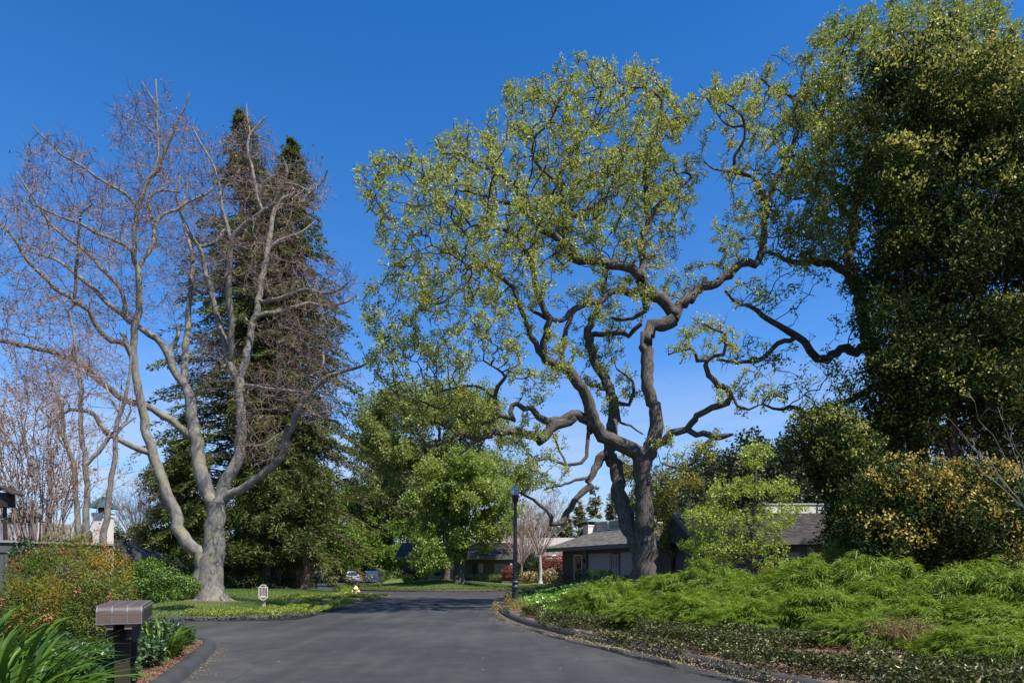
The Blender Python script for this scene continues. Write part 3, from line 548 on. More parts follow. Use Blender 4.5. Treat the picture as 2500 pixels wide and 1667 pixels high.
# ---------------------------------------------------------------- the bare sycamore on the lawn
syc_limbs = [
 ([(517, 1476, 45), (517, 1462, 38), (515, 1440, 33), (514, 1404, 30), (518, 1350, 27), (523, 1306, 24), (527, 1262, 21), (529, 1228, 21)], 0),
 ([(500, 1462, 30), (496, 1420, 22), (497, 1385, 19), (492, 1358, 18), (484, 1346, 17), (472, 1337, 16.5), (445, 1306, 15.5), (431, 1266, 14.5), (417, 1227, 13.5), (401, 1188, 12.5), (386, 1140, 12.5), (372, 1106, 12.5), (357, 1063, 10.5), (348, 1003, 10.2), (340, 956, 9.6), (330, 908, 8.5), (327, 870, 8), (328, 837, 8), (332, 790, 7.6), (340, 738, 7.2), (340, 679, 6.8), (334, 650, 6.2), (327, 617, 5.8), (330, 565, 5.6), (336, 506, 5.2), (348, 482, 5), (364, 435, 4.6), (388, 415, 4.3), (399, 375, 4), (419, 332, 3.5), (428, 308, 3), (455, 253, 1.8), (462, 225, 1.2)], -1.5),
 ([(336, 508, 4.6), (308, 474, 4), (273, 455, 3.6), (237, 434, 3.4), (214, 415, 3.2), (174, 391, 3), (150, 379, 2.6), (130, 356, 2.3), (95, 324, 1.8), (75, 302, 1.3)], -2),
 ([(366, 433, 4), (384, 400, 3), (386, 350, 2.8), (384, 308, 2.5), (384, 249, 2.2), (380, 194, 1.4)], .6), ([(384, 260, 2), (362, 225, 1.5), (345, 200, 1.1)], .5), ([(386, 330, 2), (340, 300, 1.6), (300, 285, 1.2), (280, 270, 1)], -.8),
 ([(336, 655, 5), (350, 632, 5), (364, 615, 5), (376, 576, 5), (372, 537, 4.6), (363, 498, 4), (372, 474, 3.2), (400, 465, 2.4), (440, 470, 1.8)], 1.5),
 ([(377, 560, 4.5), (383, 540, 4.2), (400, 522, 4), (430, 513, 3.6), (458, 493, 3.4), (494, 478, 3), (518, 462, 2.5), (535, 430, 1.8)], 1.5),
 ([(333, 650, 5), (322, 614, 4.5), (300, 597, 4.2), (269, 581, 4.1), (233, 569, 4), (194, 545, 3.6), (158, 534, 3), (123, 518, 2.6), (80, 500, 2)], -2.5),
 ([(374, 1110, 9), (356, 1102, 7.5), (324, 1090, 7.2), (289, 1073, 7), (269, 1063, 7.2), (247, 1039, 6.4), (233, 1015, 5.8), (215, 1003, 5.2), (170, 1000, 4.2), (140, 1020, 3), (100, 1050, 2)], -1.5),
 ([(328, 900, 7.5), (320, 869, 7.5), (312, 845, 6.8), (295, 835, 6.6), (273, 833, 6.6), (249, 814, 6.5), (233, 790, 6.2), (217, 758, 6), (190, 742, 5.8), (166, 723, 5.5), (134, 703, 5.2), (115, 683, 5), (87, 659, 4.6), (59, 626, 4.2), (40, 589, 3.6), (12, 557, 3), (-20, 530, 2.4)], -3),
 ([(318, 868, 5), (305, 821, 5.5), (296, 815, 4)], .3),
 # centre stem
 ([(529, 1235, 18), (520, 1222, 17.5), (511, 1213, 17), (499, 1180, 17), (488, 1129, 16), (477, 1070, 15), (471, 1045, 14), (465, 995, 13), (459, 956, 11.5), (449, 940, 9.5), (427, 908, 9.2), (411, 869, 8.7), (391, 837, 8), (368, 817, 7.4), (348, 804, 7), (316, 782, 6.4), (285, 758, 6), (261, 738, 5.7), (237, 711, 5.4), (210, 691, 5), (178, 663, 4.4), (158, 647, 4), (130, 632, 3.2), (79, 616, 2.4), (40, 600, 1.6)], 1.5),
 ([(468, 1065, 10), (449, 1051, 9.4), (415, 1027, 9.2), (387, 1007, 8.6), (356, 991, 8.2), (324, 983, 8), (292, 968, 7.6), (261, 944, 7.3), (229, 916, 7), (206, 892, 6.8), (182, 877, 6.6), (158, 869, 6.3), (130, 861, 6.2), (91, 851, 6), (43, 841, 5.4), (0, 831, 5), (-60, 815, 4)], -3),
 ([(459, 956, 10), (452, 936, 9), (451, 897, 8.4), (455, 837, 7.7), (459, 790, 7.1), (461, 738, 6.2), (464, 706, 5.5), (470, 653, 5), (468, 610, 4.2), (450, 560, 3.5), (445, 510, 2.8), (460, 440, 2)], 2.5),
 ([(409, 866, 6), (419, 845, 5.6), (434, 823, 5.4), (433, 798, 5)], .3),
 ([(306, 778, 5.4), (303, 745, 5.2), (298, 711, 5), (277, 684, 5), (245, 652, 4.8), (221, 624, 4.6), (190, 601, 4.4), (166, 585, 4.2), (134, 557, 3.8), (111, 530, 3.3), (87, 494, 3), (67, 462, 2.5), (40, 420, 1.6)], -1),
 ([(182, 745, 4), (185, 700, 4), (186, 660, 3.8), (190, 620, 3.4), (192, 560, 3), (200, 520, 2.4), (225, 500, 1.8)], -1),
 # right stem
 ([(530, 1232, 18), (541, 1203, 16.5), (558, 1165, 14.5), (579, 1122, 13.5), (589, 1079, 12.3), (588, 1036, 11.8), (588, 994, 11.8), (588, 951, 12), (585, 928, 12), (572, 910, 9), (558, 883, 8), (550, 844, 7.7), (540, 814, 7.2), (532, 780, 6.7), (526, 759, 6.3), (516, 706, 6), (503, 671, 5.6), (495, 629, 5.3), (484, 604, 5), (470, 583, 4.6), (453, 548, 4), (442, 524, 3.4), (430, 480, 2.6), (440, 430, 1.9)], 1.5),
 ([(560, 888, 7.5), (563, 857, 7.6), (565, 823, 7.8), (561, 759, 7.5), (558, 706, 7.7), (557, 653, 7.8), (565, 601, 7.4), (572, 576, 7), (596, 548, 6.5), (625, 531, 6), (646, 513, 5.6), (670, 496, 5.2), (684, 468, 4.5), (691, 450, 4.1), (702, 420, 3), (690, 385, 2)], -2),
 ([(691, 448, 3.4), (730, 455, 3), (758, 468, 2.6), (790, 440, 1.8), (800, 415, 1.2)], -.8),
 ([(640, 515, 4.5), (632, 496, 4.6), (625, 467, 4.4), (618, 418, 4), (605, 370, 3.4), (610, 330, 2.8), (625, 310, 2.4), (650, 285, 1.6)], .8), ([(612, 335, 2.4), (605, 290, 1.8), (602, 255, 1.2)], .3),
 ([(565, 590, 4.6), (551, 541, 4.4), (540, 496, 4), (538, 460, 3.4), (520, 400, 2.6), (490, 350, 2), (470, 310, 1.3)], .8), ([(520, 594, 4), (532, 585, 4), (550, 560, 3.4), (580, 570, 2)], 1),
 ([(586, 918, 11), (594, 904, 10), (605, 857, 8.6), (614, 814, 8.2), (619, 785, 7.7), (632, 734, 7.2), (639, 678, 6.8), (649, 636, 6.5), (655, 601, 6.1), (661, 559, 5.6), (670, 517, 5), (684, 489, 4), (720, 470, 2.5)], 2.5),
 ([(657, 606, 4), (681, 587, 3.5), (709, 576, 3), (737, 566, 2.4), (770, 540, 1.6)], 1),
 ([(632, 735, 6), (645, 738, 5.6), (677, 731, 5.4), (716, 717, 5), (751, 706, 4.4), (786, 717, 3.4), (821, 712, 2.6), (850, 690, 1.8)], -1),
 ([(612, 790, 6), (635, 770, 6), (681, 762, 5.8), (716, 752, 5.4), (751, 741, 4.8), (803, 746, 3.6), (850, 735, 2.6), (870, 720, 1.8)], .8),
 # low right limb
 ([(533, 1218, 13), (547, 1211, 11.5), (571, 1203, 9.8), (605, 1186, 9.3), (639, 1160, 8.8), (674, 1130, 8.6), (691, 1113, 8.3), (695, 1088, 8.3), (703, 1058, 8.2), (716, 1041, 7.8), (721, 1015, 7), (738, 985, 6.6), (759, 955, 5.8), (789, 930, 5.2), (827, 908, 4.2), (883, 895, 2.8), (910, 870, 1.8)], -1.5),
 ([(726, 1010, 4.6), (746, 1006, 4.2), (785, 1019, 3.8), (827, 1032, 3), (850, 1050, 2)], -.6),
 ([(752, 962, 4.4), (735, 957, 4.2), (716, 955, 4.2), (665, 951, 4.6), (630, 945, 5), (600, 940, 5)], 1.2),
 ([(776, 942, 3.6), (790, 880, 3.2), (790, 840, 2.6), (820, 800, 2), (850, 790, 1.5)], .6),
]
SYC_Y = 28.0
pos, par, rad, chains = limbs_to_graph(syc_limbs, SYC_Y, .3, .03)
syc = thing('sycamore_tree', 'large leafless grey tree with many pale stems growing on the lawn left of the road', 'tree', tuple(pos[0]))
b = Buf(); limb_mesh(b, chains, .03)
for a in range(7):     # root flare
    t = a / 7 * 6.28 + .4; c = np.array([pos[0][0], pos[0][1], 0]); q = [c + np.array([math.cos(t) * r, math.sin(t) * r, z]) for r, z in ((.25, 1.0), (.42, .70), (.60, .50), (.85, .36))]
    sweep(b, catmull(q, .15), np.linspace(.16, .06, len(catmull(q, .15))), 8, 0, .05)
b.build('trunk', M['syc_bark'], syc, smooth=True)
syc_es = [(370, 330, 110, 120, -1, 3.5), (140, 400, 110, 70, -3, 2.5), (60, 560, 120, 130, -4, 3.5), (190, 580, 150, 120, -3, 4), (330, 520, 130, 140, -1, 4), (470, 450, 100, 140, 1, 3.5), (600, 420, 90, 130, 0, 3.5), (720, 470, 90, 80, -2, 3), (640, 620, 120, 110, 0, 4), (480, 640, 110, 100, 2, 3.5),
 (50, 750, 130, 110, -4, 3), (200, 760, 130, 80, -2, 3), (780, 700, 110, 80, 0, 3), (740, 820, 110, 90, 0, 3), (790, 950, 90, 90, -2, 2.5), (640, 960, 90, 90, 0, 2.5, .8), (500, 880, 90, 90, 2, 2.5, .6), (360, 720, 100, 80, 0, 3, .6), (640, 1080, 80, 60, -1, 2, .5), (140, 900, 120, 60, -3, 2, .5), (60, 950, 80, 60, -3, 2, .4)]
att = ellipsoids(syc_es, SYC_Y, 5200)
pos2, par2, n0 = colonize(pos, par, (rad < .13) & (pos[:, 2] > 5), att, .27, 2.6, .36, 110, .26, (0, 0, .10), 19000)
b = Buf(); tips, rr, ch = branch_mesh(b, pos2, par2, n0, rad, .0065, 2.3, .03)
b.build('branches', M['syc_bark'], syc)
ends = np.where((tips <= 3) & (np.arange(len(pos2)) >= n0))[0]
dd = nrm(pos2[ends] - pos2[par2[ends]]); b = Buf()
tw = np.repeat(pos2[ends], 4, 0); td = nrm(np.repeat(dd, 4, 0) * .8 + rdir(len(tw)) * .9 + np.array([0, 0, .25])); ln = rng.uniform(.2, .55, len(tw))[:, None]; mid = tw + td * ln * .5; te = mid + nrm(td + rdir(len(tw)) * .4) * ln * .6
frusta(b, tw, mid, .0065, .0055, 3); frusta(b, mid, te, .0055, .0035, 3); b.build('twigs', M['twig'], syc)['kind'] = 'stuff'
b = Buf(); c = te[rng.random(len(te)) < .16]; clump_leaves(b, c, 1, .05, .10, .06, .2); b.build('dry_leaves', M['dead'], syc)
b = Buf(); a = np.linspace(0, 6.283, 22, endpoint=False)
V = [(pos[0][0], pos[0][1], h_isl(pos[0][0], pos[0][1]) + .10)] + [(pos[0][0] + math.cos(t) * q, pos[0][1] + math.sin(t) * q * .9, float(h_isl(pos[0][0] + math.cos(t) * q, pos[0][1] + math.sin(t) * q * .9)) - .01) for t in a for q in [1.35 + .35 * random.random()]]
b.add(V, [(0, i + 1, (i + 1) % 22 + 1) for i in range(22)]); tag(b.build('bare_soil', M['soil'], smooth=True), kind='structure')
print('syc', len(pos2), len(ends))

# ---------------------------------------------------------------- oak behind the right hand evergreen
oc_limbs = [
 ([(2290, 1400, 22), (2270, 1250, 20), (2235, 1080, 20), (2190, 950, 20), (2150, 890, 19), (2128, 850, 18), (2115, 810, 17), (2108, 770, 16), (2104, 730, 15), (2090, 690, 14), (2075, 640, 13), (2080, 560, 12), (2095, 480, 11), (2110, 400, 10), (2140, 320, 8), (2170, 240, 6), (2190, 160, 4), (2200, 80, 3)], 2),
 ([(2090, 690, 11), (2055, 656, 10), (2020, 645, 9), (1975, 637, 8), (1935, 642, 6), (1890, 620, 4), (1850, 615, 3)], -2),
 ([(2125, 850, 12), (2090, 858, 11), (2050, 850, 10.5), (2010, 880, 10), (1985, 862, 9), (1960, 830, 8.5), (1930, 812, 8), (1900, 795, 7), (1860, 770, 6), (1835, 750, 5), (1800, 740, 3.6), (1770, 710, 2.6)], -3),
 ([(1930, 830, 6), (1900, 838, 6), (1880, 860, 5.6), (1850, 880, 5), (1800, 885, 4), (1750, 878, 3)], -1.5),
 ([(2175, 930, 10), (2110, 960, 8.5), (2060, 985, 7.5), (2010, 1000, 6.5), (1975, 1010, 6), (1940, 995, 5), (1900, 1000, 3.6), (1860, 985, 2.4)], -2),
 ([(2085, 540, 8), (2040, 480, 7), (2010, 420, 6), (2020, 340, 5), (2050, 260, 4), (2060, 170, 3), (2090, 90, 2)], -1),
 ([(2110, 400, 8), (2180, 350, 6), (2260, 300, 5), (2330, 220, 4), (2400, 120, 3)], 1), ([(2150, 300, 6), (2240, 180, 4.5), (2300, 90, 3.5), (2330, 20, 2.4)], -1), ([(2330, 220, 3.5), (2420, 230, 3), (2500, 190, 2.5)], 0),
]
OC_Y = 31.0
pos, par, rad, chains = limbs_to_graph(oc_limbs, OC_Y, .3, .05)
oc = thing('oak_tree', 'green oak rising behind the tall dark evergreen with bare lower limbs', 'tree', tuple(pos[0]))
b = Buf(); limb_mesh(b, chains); b.build('trunk', M['oak_bark'], oc, smooth=True)
oc_es = [(2080, 110, 110, 90, 0, 4), (2200, 60, 130, 80, 0, 4), (2350, 70, 160, 110, 0, 4), (2470, 150, 120, 120, 0, 4), (2050, 270, 120, 110, 0, 4), (2030, 420, 110, 110, 0, 4), (2180, 240, 130, 110, 0, 4), (2320, 220, 130, 90, 0, 4), (2020, 560, 90, 80, -1, 3), (1960, 660, 80, 50, -2, 2, .5), (1880, 720, 90, 60, -3, 2, .4), (1850, 860, 90, 50, -3, 2, .35), (1960, 920, 110, 70, -3, 2, .5), (2090, 750, 60, 80, 0, 2, .3), (2060, 920, 60, 40, -2, 2, .3)]
att = ellipsoids(oc_es, OC_Y, 3600); att = att[gapmask(att, 1.0, 2)]
pos2, par2, n0 = colonize(pos, par, (rad < .2) & (pos[:, 2] > 6), att, .36, 3.4, .5, 90, .36, (0, 0, .04), 8500)
b = Buf(); tips, rr, ch = branch_mesh(b, pos2, par2, n0, rad, .014, 2.3, .035)
ends = np.where((tips <= 2) & (np.arange(len(pos2)) >= n0))[0]; tw = pos2[np.repeat(ends, 2)]; td = rdir(len(tw)) * rng.uniform(.2, .5, len(tw))[:, None]
frusta(b, tw, tw + td, .011, .006, 3); b.build('branches', M['oak_twig'], oc)
b = Buf(); C = np.vstack([pos2[ends], (tw + td)]); dens = np.where(C[:, 2] > 15, 1, .2); C = C[rng.random(len(C)) < dens * .85]; clump_leaves(b, C, 14, .16, .15, .085, .6, None, np.clip(np.repeat(rng.random(len(C)), 14) * .6 + rng.random(len(C) * 14) * .4, 0, 1)); b.build('crown', M['oak_leaf_deep'], oc)
print('oc', len(pos2), len(ends))

# ---------------------------------------------------------------- generic leafy tree, shrub, conifer builders
def lumps(es, Y, nl, rl, n, flat=.75, lo=.55):
    """points on and in rounded boughs that fill the crown: points, outward directions, bough number"""
    c = ellipsoids(es, Y, nl, .35); r = rl * rng.uniform(.6, 1.35, nl); k = rng.choice(nl, n, p=r ** 2 / (r ** 2).sum()); d = rdir(n)
    return c[k] + d * (r[k] * rng.uniform(lo, 1.0, n))[:, None] * np.array([1, 1, flat]), d, k
def leafy_tree(name, label, base, es, Y, nclump, per, crad, ln, wd, mat, bark, trunk, group=None, cat='tree', natt=260, shell=.35, twig=.012, up=.6, kind='crown', extra=None, airy=False):
    """trunk: list of limbs in picture pixels; crown filled round branches grown into the ellipsoids"""
    pos, par, rad, chains = limbs_to_graph(trunk, Y, .35, .03)
    t = thing(name, label, cat, tuple(pos[0]), 0, group)
    b = Buf(); limb_mesh(b, chains, .05); att = ellipsoids(es, Y, natt)
    st_ = .16 if airy else .5; p2, q2, n0 = colonize(pos, par, rad < 9, att, st_, 8, .24 if airy else .7, 110 if airy else 70, .3, (0, 0, .05), 7000); branch_mesh(b, p2, q2, n0, rad, twig, 2.3, .04)
    b.build('trunk', bark, t, smooth=True)
    nl = max(14, nclump // 16); C, dd, kk = lumps(es, Y, nl, crad * 2.1, nclump); lr = rng.random(nl)[kk]; b = Buf()
    if airy: C = p2[n0:][rng.random(len(p2) - n0) < airy]; kk = rng.integers(0, nl, len(C)); lr = rng.random(nl)[kk]; dd = None
    clump_leaves(b, C, per, crad * .55, ln, wd, up, dd, np.clip(np.repeat(lr, per) * .45 + rng.random(len(C) * per) * .55, 0, 1)); b.build(kind, mat, t)
    if extra:
        m2, frac, l2, w2 = extra; b = Buf(); cc = C[rng.random(len(C)) < frac]; clump_leaves(b, cc, max(2, per // 3), crad * 1.05, l2, w2, up); b.build('new_leaves', m2, t)
    return t
def shrub(name, label, u, v0, v1, Y, wu, mat, n, ln, wd, cat='shrub', group=None, box=False, depth=None, z0=None, extra=None, seed=None, stems=True):
    """v0: top row, v1: bottom row, wu: half width in pixels"""
    x = GX(u, Y); zt = GZ(v0, Y); zb = GZ(v1, Y) if z0 is None else z0; hw = wu / F * Y; dp = depth or hw
    t = thing(name, label, cat, (x, Y, zb), 0, group); b = Buf(); h = zt - zb
    if box:
        p = rng.uniform(-1, 1, (n, 3)); f = rng.integers(0, 3, n); sg = np.where(rng.random(n) < .5, -1, 1.)
        p[np.arange(n), f] = sg * rng.uniform(.86, 1.02, n); nn = np.zeros((n, 3)); nn[np.arange(n), f] = sg
        c = p * np.array([hw, dp, h / 2]) + np.array([0, 0, h / 2]); nn = nn + rdir(n) * .9
    else:
        d = rdir(n); lump = 1 + .16 * np.sin(d[:, 0] * 5 + u) * np.sin(d[:, 2] * 6 + v0) + .12 * np.sin(d[:, 1] * 9 + u * 2)
        c = d * (rng.uniform(.55, 1, n) ** .5 * lump)[:, None] * np.array([hw, dp, h * .56]) + np.array([0, 0, h * .48]); nn = d + rdir(n) * .8 + np.array([0, 0, .4]); c[:, 2] = np.maximum(c[:, 2], .02)
    leaves(b, c, nn * .4 + rdir(n), nn, ln * rng.uniform(.6, 1.3, n), wd * rng.uniform(.7, 1.2, n), None, .3)
    b.build('foliage', mat, t, local=True)
    if stems:
        b = Buf(); k = 7; a = rng.random(k) * 6.28; A = np.stack([np.cos(a) * hw * .15, np.sin(a) * dp * .15, np.full(k, -.05)], 1); B = np.stack([np.cos(a) * hw * .55, np.sin(a) * dp * .55, np.full(k, h * .75)], 1)
        frusta(b, A, B, .02, .008, 5); b.build('stem', M['brown_bark'], t, local=True)
    if extra:
        for nm, m2, cnt, l2, w2, lo in extra:
            d = rdir(cnt); d[:, 2] = np.where(d[:, 2] < lo, np.abs(d[:, 2]), d[:, 2])
            b = Buf(); c = d * np.array([hw, dp, h * .56]) * rng.uniform(.93, 1.06, cnt)[:, None] + np.array([0, 0, h * .48]); c[:, 2] = np.maximum(c[:, 2], .05)
            leaves(b, c, rdir(cnt), d + rdir(cnt) * .5, l2, w2); b.build(nm, m2, t, local=True)
    return t
def conifer(name, label, u, vt, vb, Y, hw_px, mat, group=None, n_br=420, spr=34, z_start=.10, prof=None, ln=.34, wd=.085, bark=None, droop=.35, lean=0):
    x = GX(u, Y); zt = GZ(vt, Y); zb = GZ(vb, Y); H = zt - zb; R = hw_px / F * Y
    t = thing(name, label, 'tree', (x, Y, zb), 0, group); b = Buf(); tz = np.linspace(-.2, H, 40)
    sweep(b, np.stack([np.sin(tz * .2) * .08, np.cos(tz * .3) * .05, tz], 1), np.interp(tz, [0, 2, H], [H * .026, H * .019, .03]), 14, 0, .06)
    bl = Buf(); hs = z_start + (1 - z_start) * rng.random(n_br) ** .85; prof = prof or (lambda s: (1 - s) ** .75)
    for s in hs:
        a = rng.random() * 6.283; R1 = R * prof(s) * rng.uniform(.45, 1.18) + .10; z = s * H; k = max(4, int(R1 / .5)); q = np.linspace(0, 1, k)
        p = np.stack([np.cos(a) * R1 * q, np.sin(a) * R1 * q, z + R1 * (.12 * q - droop * q * q) + .03 * R1 * np.sin(q * 5 + a)], 1)
        sweep(b, p, np.linspace(.02 + R1 * .008, .008, k), 4)
        m = int(spr * (.10 + R1 / R)); tt = rng.random(m) ** .6; c = np.stack([np.interp(tt, q, p[:, i]) for i in range(3)], 1)
        side = np.array([-math.sin(a), math.cos(a), 0]); o = np.array([math.cos(a), math.sin(a), 0]); sg = np.where(rng.random(m) < .5, -1, 1.)[:, None]
        c = c + side * sg * rng.random((m, 1)) * .28 * (1.1 - tt[:, None]) * R1 * .7 + rng.normal(size=(m, 3)) * .07
        A = side * sg * .8 + o * .7 + rng.normal(size=(m, 3)) * .45 + np.array([0, 0, -.35]); leaves(bl, c, A, rdir(m) * .8 + np.array([0, 0, .8]), ln * rng.uniform(.6, 1.4, m), wd * rng.uniform(.7, 1.3, m))
    b.build('trunk', bark or M['redwood_bark'], t, smooth=True); bl.build('needles', mat, t); 
    return t
# build() with parent subtracts the thing's world place; these two builders work in local space
_cb = Buf.build
def conifer_local(*a, **k):
    Buf.build = lambda s, name, mat, parent=None, local=False, smooth=False: _cb(s, name, mat, parent, True, smooth)
    try: return conifer(*a, **k)
    finally: Buf.build = _cb
# ---------------------------------------------------------------- redwoods
rp = lambda s: np.interp(s, [0, .1, .3, .46, .7, .85, .95, 1], [1.0, 1.0, .92, .80, .55, .32, .15, .03])
conifer_local('redwood_tree', 'taller redwood with the higher pointed top behind the bare grey tree', 592, 275, 1436, 50, 225, M['redwood_leaf'], 'redwoods behind the lawn', 640, 140, .04, rp, .34, .10)
conifer_local('redwood_tree', 'shorter redwood with the lower pointed top beside the road bend', 712, 342, 1436, 49, 205, M['redwood_leaf'], 'redwoods behind the lawn', 640, 140, .04, rp, .34, .10)
conifer_local('redwood_tree', 'redwood whose top sits in the notch between the two tallest tops', 655, 450, 1436, 54, 170, M['redwood_leaf'], 'redwoods behind the lawn', 420, 120, .3, rp, .34, .10)
conifer_local('redwood_tree', 'small redwood filling the gap beside the left house roof', 455, 1010, 1436, 52, 95, M['redwood_leaf'], 'redwoods behind the lawn', 240, 46, .05, rp, .40, .11)
for lab, es_, Y_, tr_ in (('soft dark conifer mass under the redwoods left of the grey trunk', [(410, 1180, 45, 40, 0, 2), (440, 1260, 60, 50, 0, 2.5), (400, 1330, 50, 40, 0, 2), (470, 1340, 60, 50, 0, 2), (450, 1130, 40, 40, 0, 2)], 47, [([(450, 1440, 8), (448, 1300, 6), (440, 1150, 3)], 0)]),
  ('soft dark conifer mass under the redwoods right of the grey trunk', [(600, 1250, 60, 60, 0, 2.5), (670, 1230, 70, 60, 0, 2.5), (745, 1230, 50, 60, 0, 2.5), (620, 1340, 70, 45, 0, 2.5), (710, 1330, 70, 50, 0, 2.5), (760, 1310, 40, 50, 0, 2.5), (690, 1150, 60, 50, 0, 2), (770, 1180, 40, 50, 0, 2)], 46, [([(650, 1440, 10), (655, 1300, 8), (660, 1150, 4)], 0), ([(740, 1440, 9), (745, 1320, 7), (750, 1200, 4)], 0)])):
    leafy_tree('yew_tree', lab, None, es_, Y_, 1500, 20, .42, .30, .085, M['redwood_leaf'], M['redwood_bark'], tr_, 'soft conifers below the redwoods', up=.4)
# ---------------------------------------------------------------- deciduous trees in the middle distance
leafy_tree('plane_tree', 'green tree with a thick forked grey trunk in front of the middle house', None,
  [(1060, 1250, 75, 60, 0, 3), (1130, 1210, 85, 60, 0, 3.5), (1200, 1240, 60, 70, 0, 3), (1090, 1320, 60, 30, -1, 2), (1190, 1310, 45, 35, -1, 2), (1050, 1360, 50, 28, -2, 2), (1120, 1140, 90, 60, 0, 3)], 62, 1700, 28, .55, .25, .16, M['mid_leaf'], M['oak_bark'],
  [([(1122, 1425, 19), (1122, 1410, 16), (1122, 1390, 14), (1128, 1370, 11), (1135, 1340, 9), (1146, 1310, 7), (1155, 1270, 5), (1165, 1210, 3)], 1), ([(1120, 1395, 10), (1117, 1365, 8), (1121, 1330, 7), (1122, 1290, 5), (1115, 1230, 3)], -1), ([(1116, 1360, 7), (1103, 1340, 6.5), (1095, 1310, 5), (1080, 1260, 3)], -1.5)], extra=(M['bright_leaf'], .3, .26, .17))
leafy_tree('tall_tree', 'tallest pale green tree behind the forked trunk tree in the centre', None,
  [(960, 1080, 70, 90, 0, 4), (1060, 1030, 110, 90, 0, 4), (1170, 1070, 90, 90, 0, 4), (1260, 1130, 60, 70, 0, 3), (1000, 980, 70, 50, 0, 3), (1090, 1150, 120, 80, 0, 3), (1220, 1180, 80, 60, 0, 3), (1020, 970, 110, 50, 0, 3), (930, 1020, 60, 70, 0, 3), (1150, 1000, 90, 60, 0, 3), (920, 1120, 60, 80, 0, 3)], 70, 2600, 26, .72, .26, .17, M['soft_leaf'], M['brown_bark'],
  [([(1090, 1425, 9), (1088, 1300, 8), (1080, 1180, 6), (1075, 1080, 4), (1065, 980, 2)], 0), ([(1085, 1240, 5), (1150, 1130, 3), (1190, 1060, 2)], 0), ([(1082, 1260, 5), (1010, 1150, 3), (960, 1060, 2)], 0)])
leafy_tree('rounded_tree', 'soft grey-green tree between the redwoods and the tallest pale tree', None,
  [(940, 1150, 60, 80, 0, 4), (985, 1230, 70, 80, 0, 4), (915, 1240, 55, 60, 0, 3.5), (930, 1050, 45, 60, 0, 3)], 104, 1300, 20, .95, .42, .26, M['olive_leaf'], M['brown_bark'], [([(955, 1420, 7), (955, 1280, 6), (950, 1160, 3), (945, 1090, 2)], 0)])
leafy_tree('maple_tree', 'low layered dark green maple behind the two parked cars', None,
  [(860, 1300, 60, 40, 0, 4), (930, 1290, 70, 45, 0, 4), (1000, 1320, 55, 40, 0, 4), (880, 1360, 70, 22, -2, 4), (960, 1365, 75, 22, -2, 4), (1010, 1370, 50, 20, -3, 3), (850, 1230, 45, 40, 2, 3)], 104, 1300, 22, .85, .40, .26, M['maple_leaf'], M['brown_bark'], [([(962, 1420, 5), (962, 1370, 4.4), (955, 1310, 3)], 0), ([(960, 1360, 3), (900, 1320, 2), (860, 1290, 1.5)], 0), ([(962, 1360, 3), (1000, 1330, 2)], 0)])
leafy_tree('maple_tree', 'dark maple overhanging the drive beside the black mailbox stand', None,
  [(800, 1320, 55, 45, 0, 4), (850, 1330, 55, 40, 0, 4), (770, 1370, 50, 22, 0, 3), (830, 1375, 60, 18, -2, 3), (790, 1260, 45, 40, 0, 3)], 100, 900, 22, .8, .40, .26, M['maple_leaf'], M['brown_bark'], [([(800, 1425, 5), (802, 1370, 4), (805, 1300, 2.5)], 0)])
leafy_tree('shade_tree', 'dark green tree filling the gap above the parked cars', None,
  [(860, 1230, 60, 60, 0, 5), (900, 1310, 60, 40, 0, 5), (1010, 1270, 60, 50, 0, 5), (1000, 1380, 50, 25, 0, 4), (930, 1395, 70, 16, 0, 4)], 122, 1100, 22, 1.0, .5, .3, M['far_leaf'], M['brown_bark'], [([(900, 1420, 4), (900, 1340, 3.4), (895, 1260, 2)], 0)])
# ---------------------------------------------------------------- young bright tree and companions behind the weeping shrubs
leafy_tree('young_tree', 'bright lime green young tree with a straight dark trunk behind the weeping shrubs', None,
  [(1845, 1110, 50, 38, 0, 1.2), (1800, 1190, 80, 30, 0, 1.5), (1885, 1190, 75, 24, 0, 1.4), (1750, 1262, 95, 36, 0, 1.8), (1870, 1270, 85, 34, 0, 1.5), (1760, 1330, 90, 34, 0, 1.6), (1860, 1330, 80, 28, 0, 1.4), (1920, 1240, 70, 16, 0, 1), (1720, 1370, 60, 20, 0, 1), (1910, 1375, 70, 14, -.5, 1)], 22, 1500, 8, .15, .095, .058, M['bright_leaf'], M['brown_bark'],
  [([(1838, 1425, 6.5), (1838, 1380, 6), (1836, 1300, 5), (1840, 1240, 4), (1845, 1180, 3), (1845, 1110, 1.8), (1848, 1070, 1)], 0), ([(1838, 1300, 3), (1790, 1230, 2), (1750, 1200, 1.2)], .5), ([(1838, 1330, 3), (1760, 1290, 2), (1690, 1270, 1.1)], -.6), ([(1838, 1320, 3), (1890, 1290, 2), (1940, 1250, 1)], .3), ([(1838, 1370, 2.6), (1790, 1350, 1.8), (1720, 1350, 1)], -.4), ([(1838, 1350, 2.4), (1890, 1365, 1.6), (1960, 1395, 1)], -.8)], natt=4200, shell=.05, twig=.0045, airy=.9)
leafy_tree('small_tree', 'small multi-trunk lime leaved tree left of the bright young tree', None,
  [(1690, 1330, 50, 24, 0, 1), (1760, 1370, 60, 22, 0, 1), (1720, 1290, 50, 24, 0, 1)], 23, 330, 7, .14, .09, .055, M['bright_leaf'], M['brown_bark'],
  [([(1716, 1405, 5), (1705, 1375, 4), (1695, 1340, 2.6), (1690, 1300, 1.2)], 0), ([(1766, 1405, 4), (1765, 1360, 3), (1760, 1320, 1.4)], .4), ([(1730, 1405, 3), (1735, 1360, 2), (1735, 1300, 1)], .6)], natt=1000, shell=.05, twig=.0045, airy=.9)
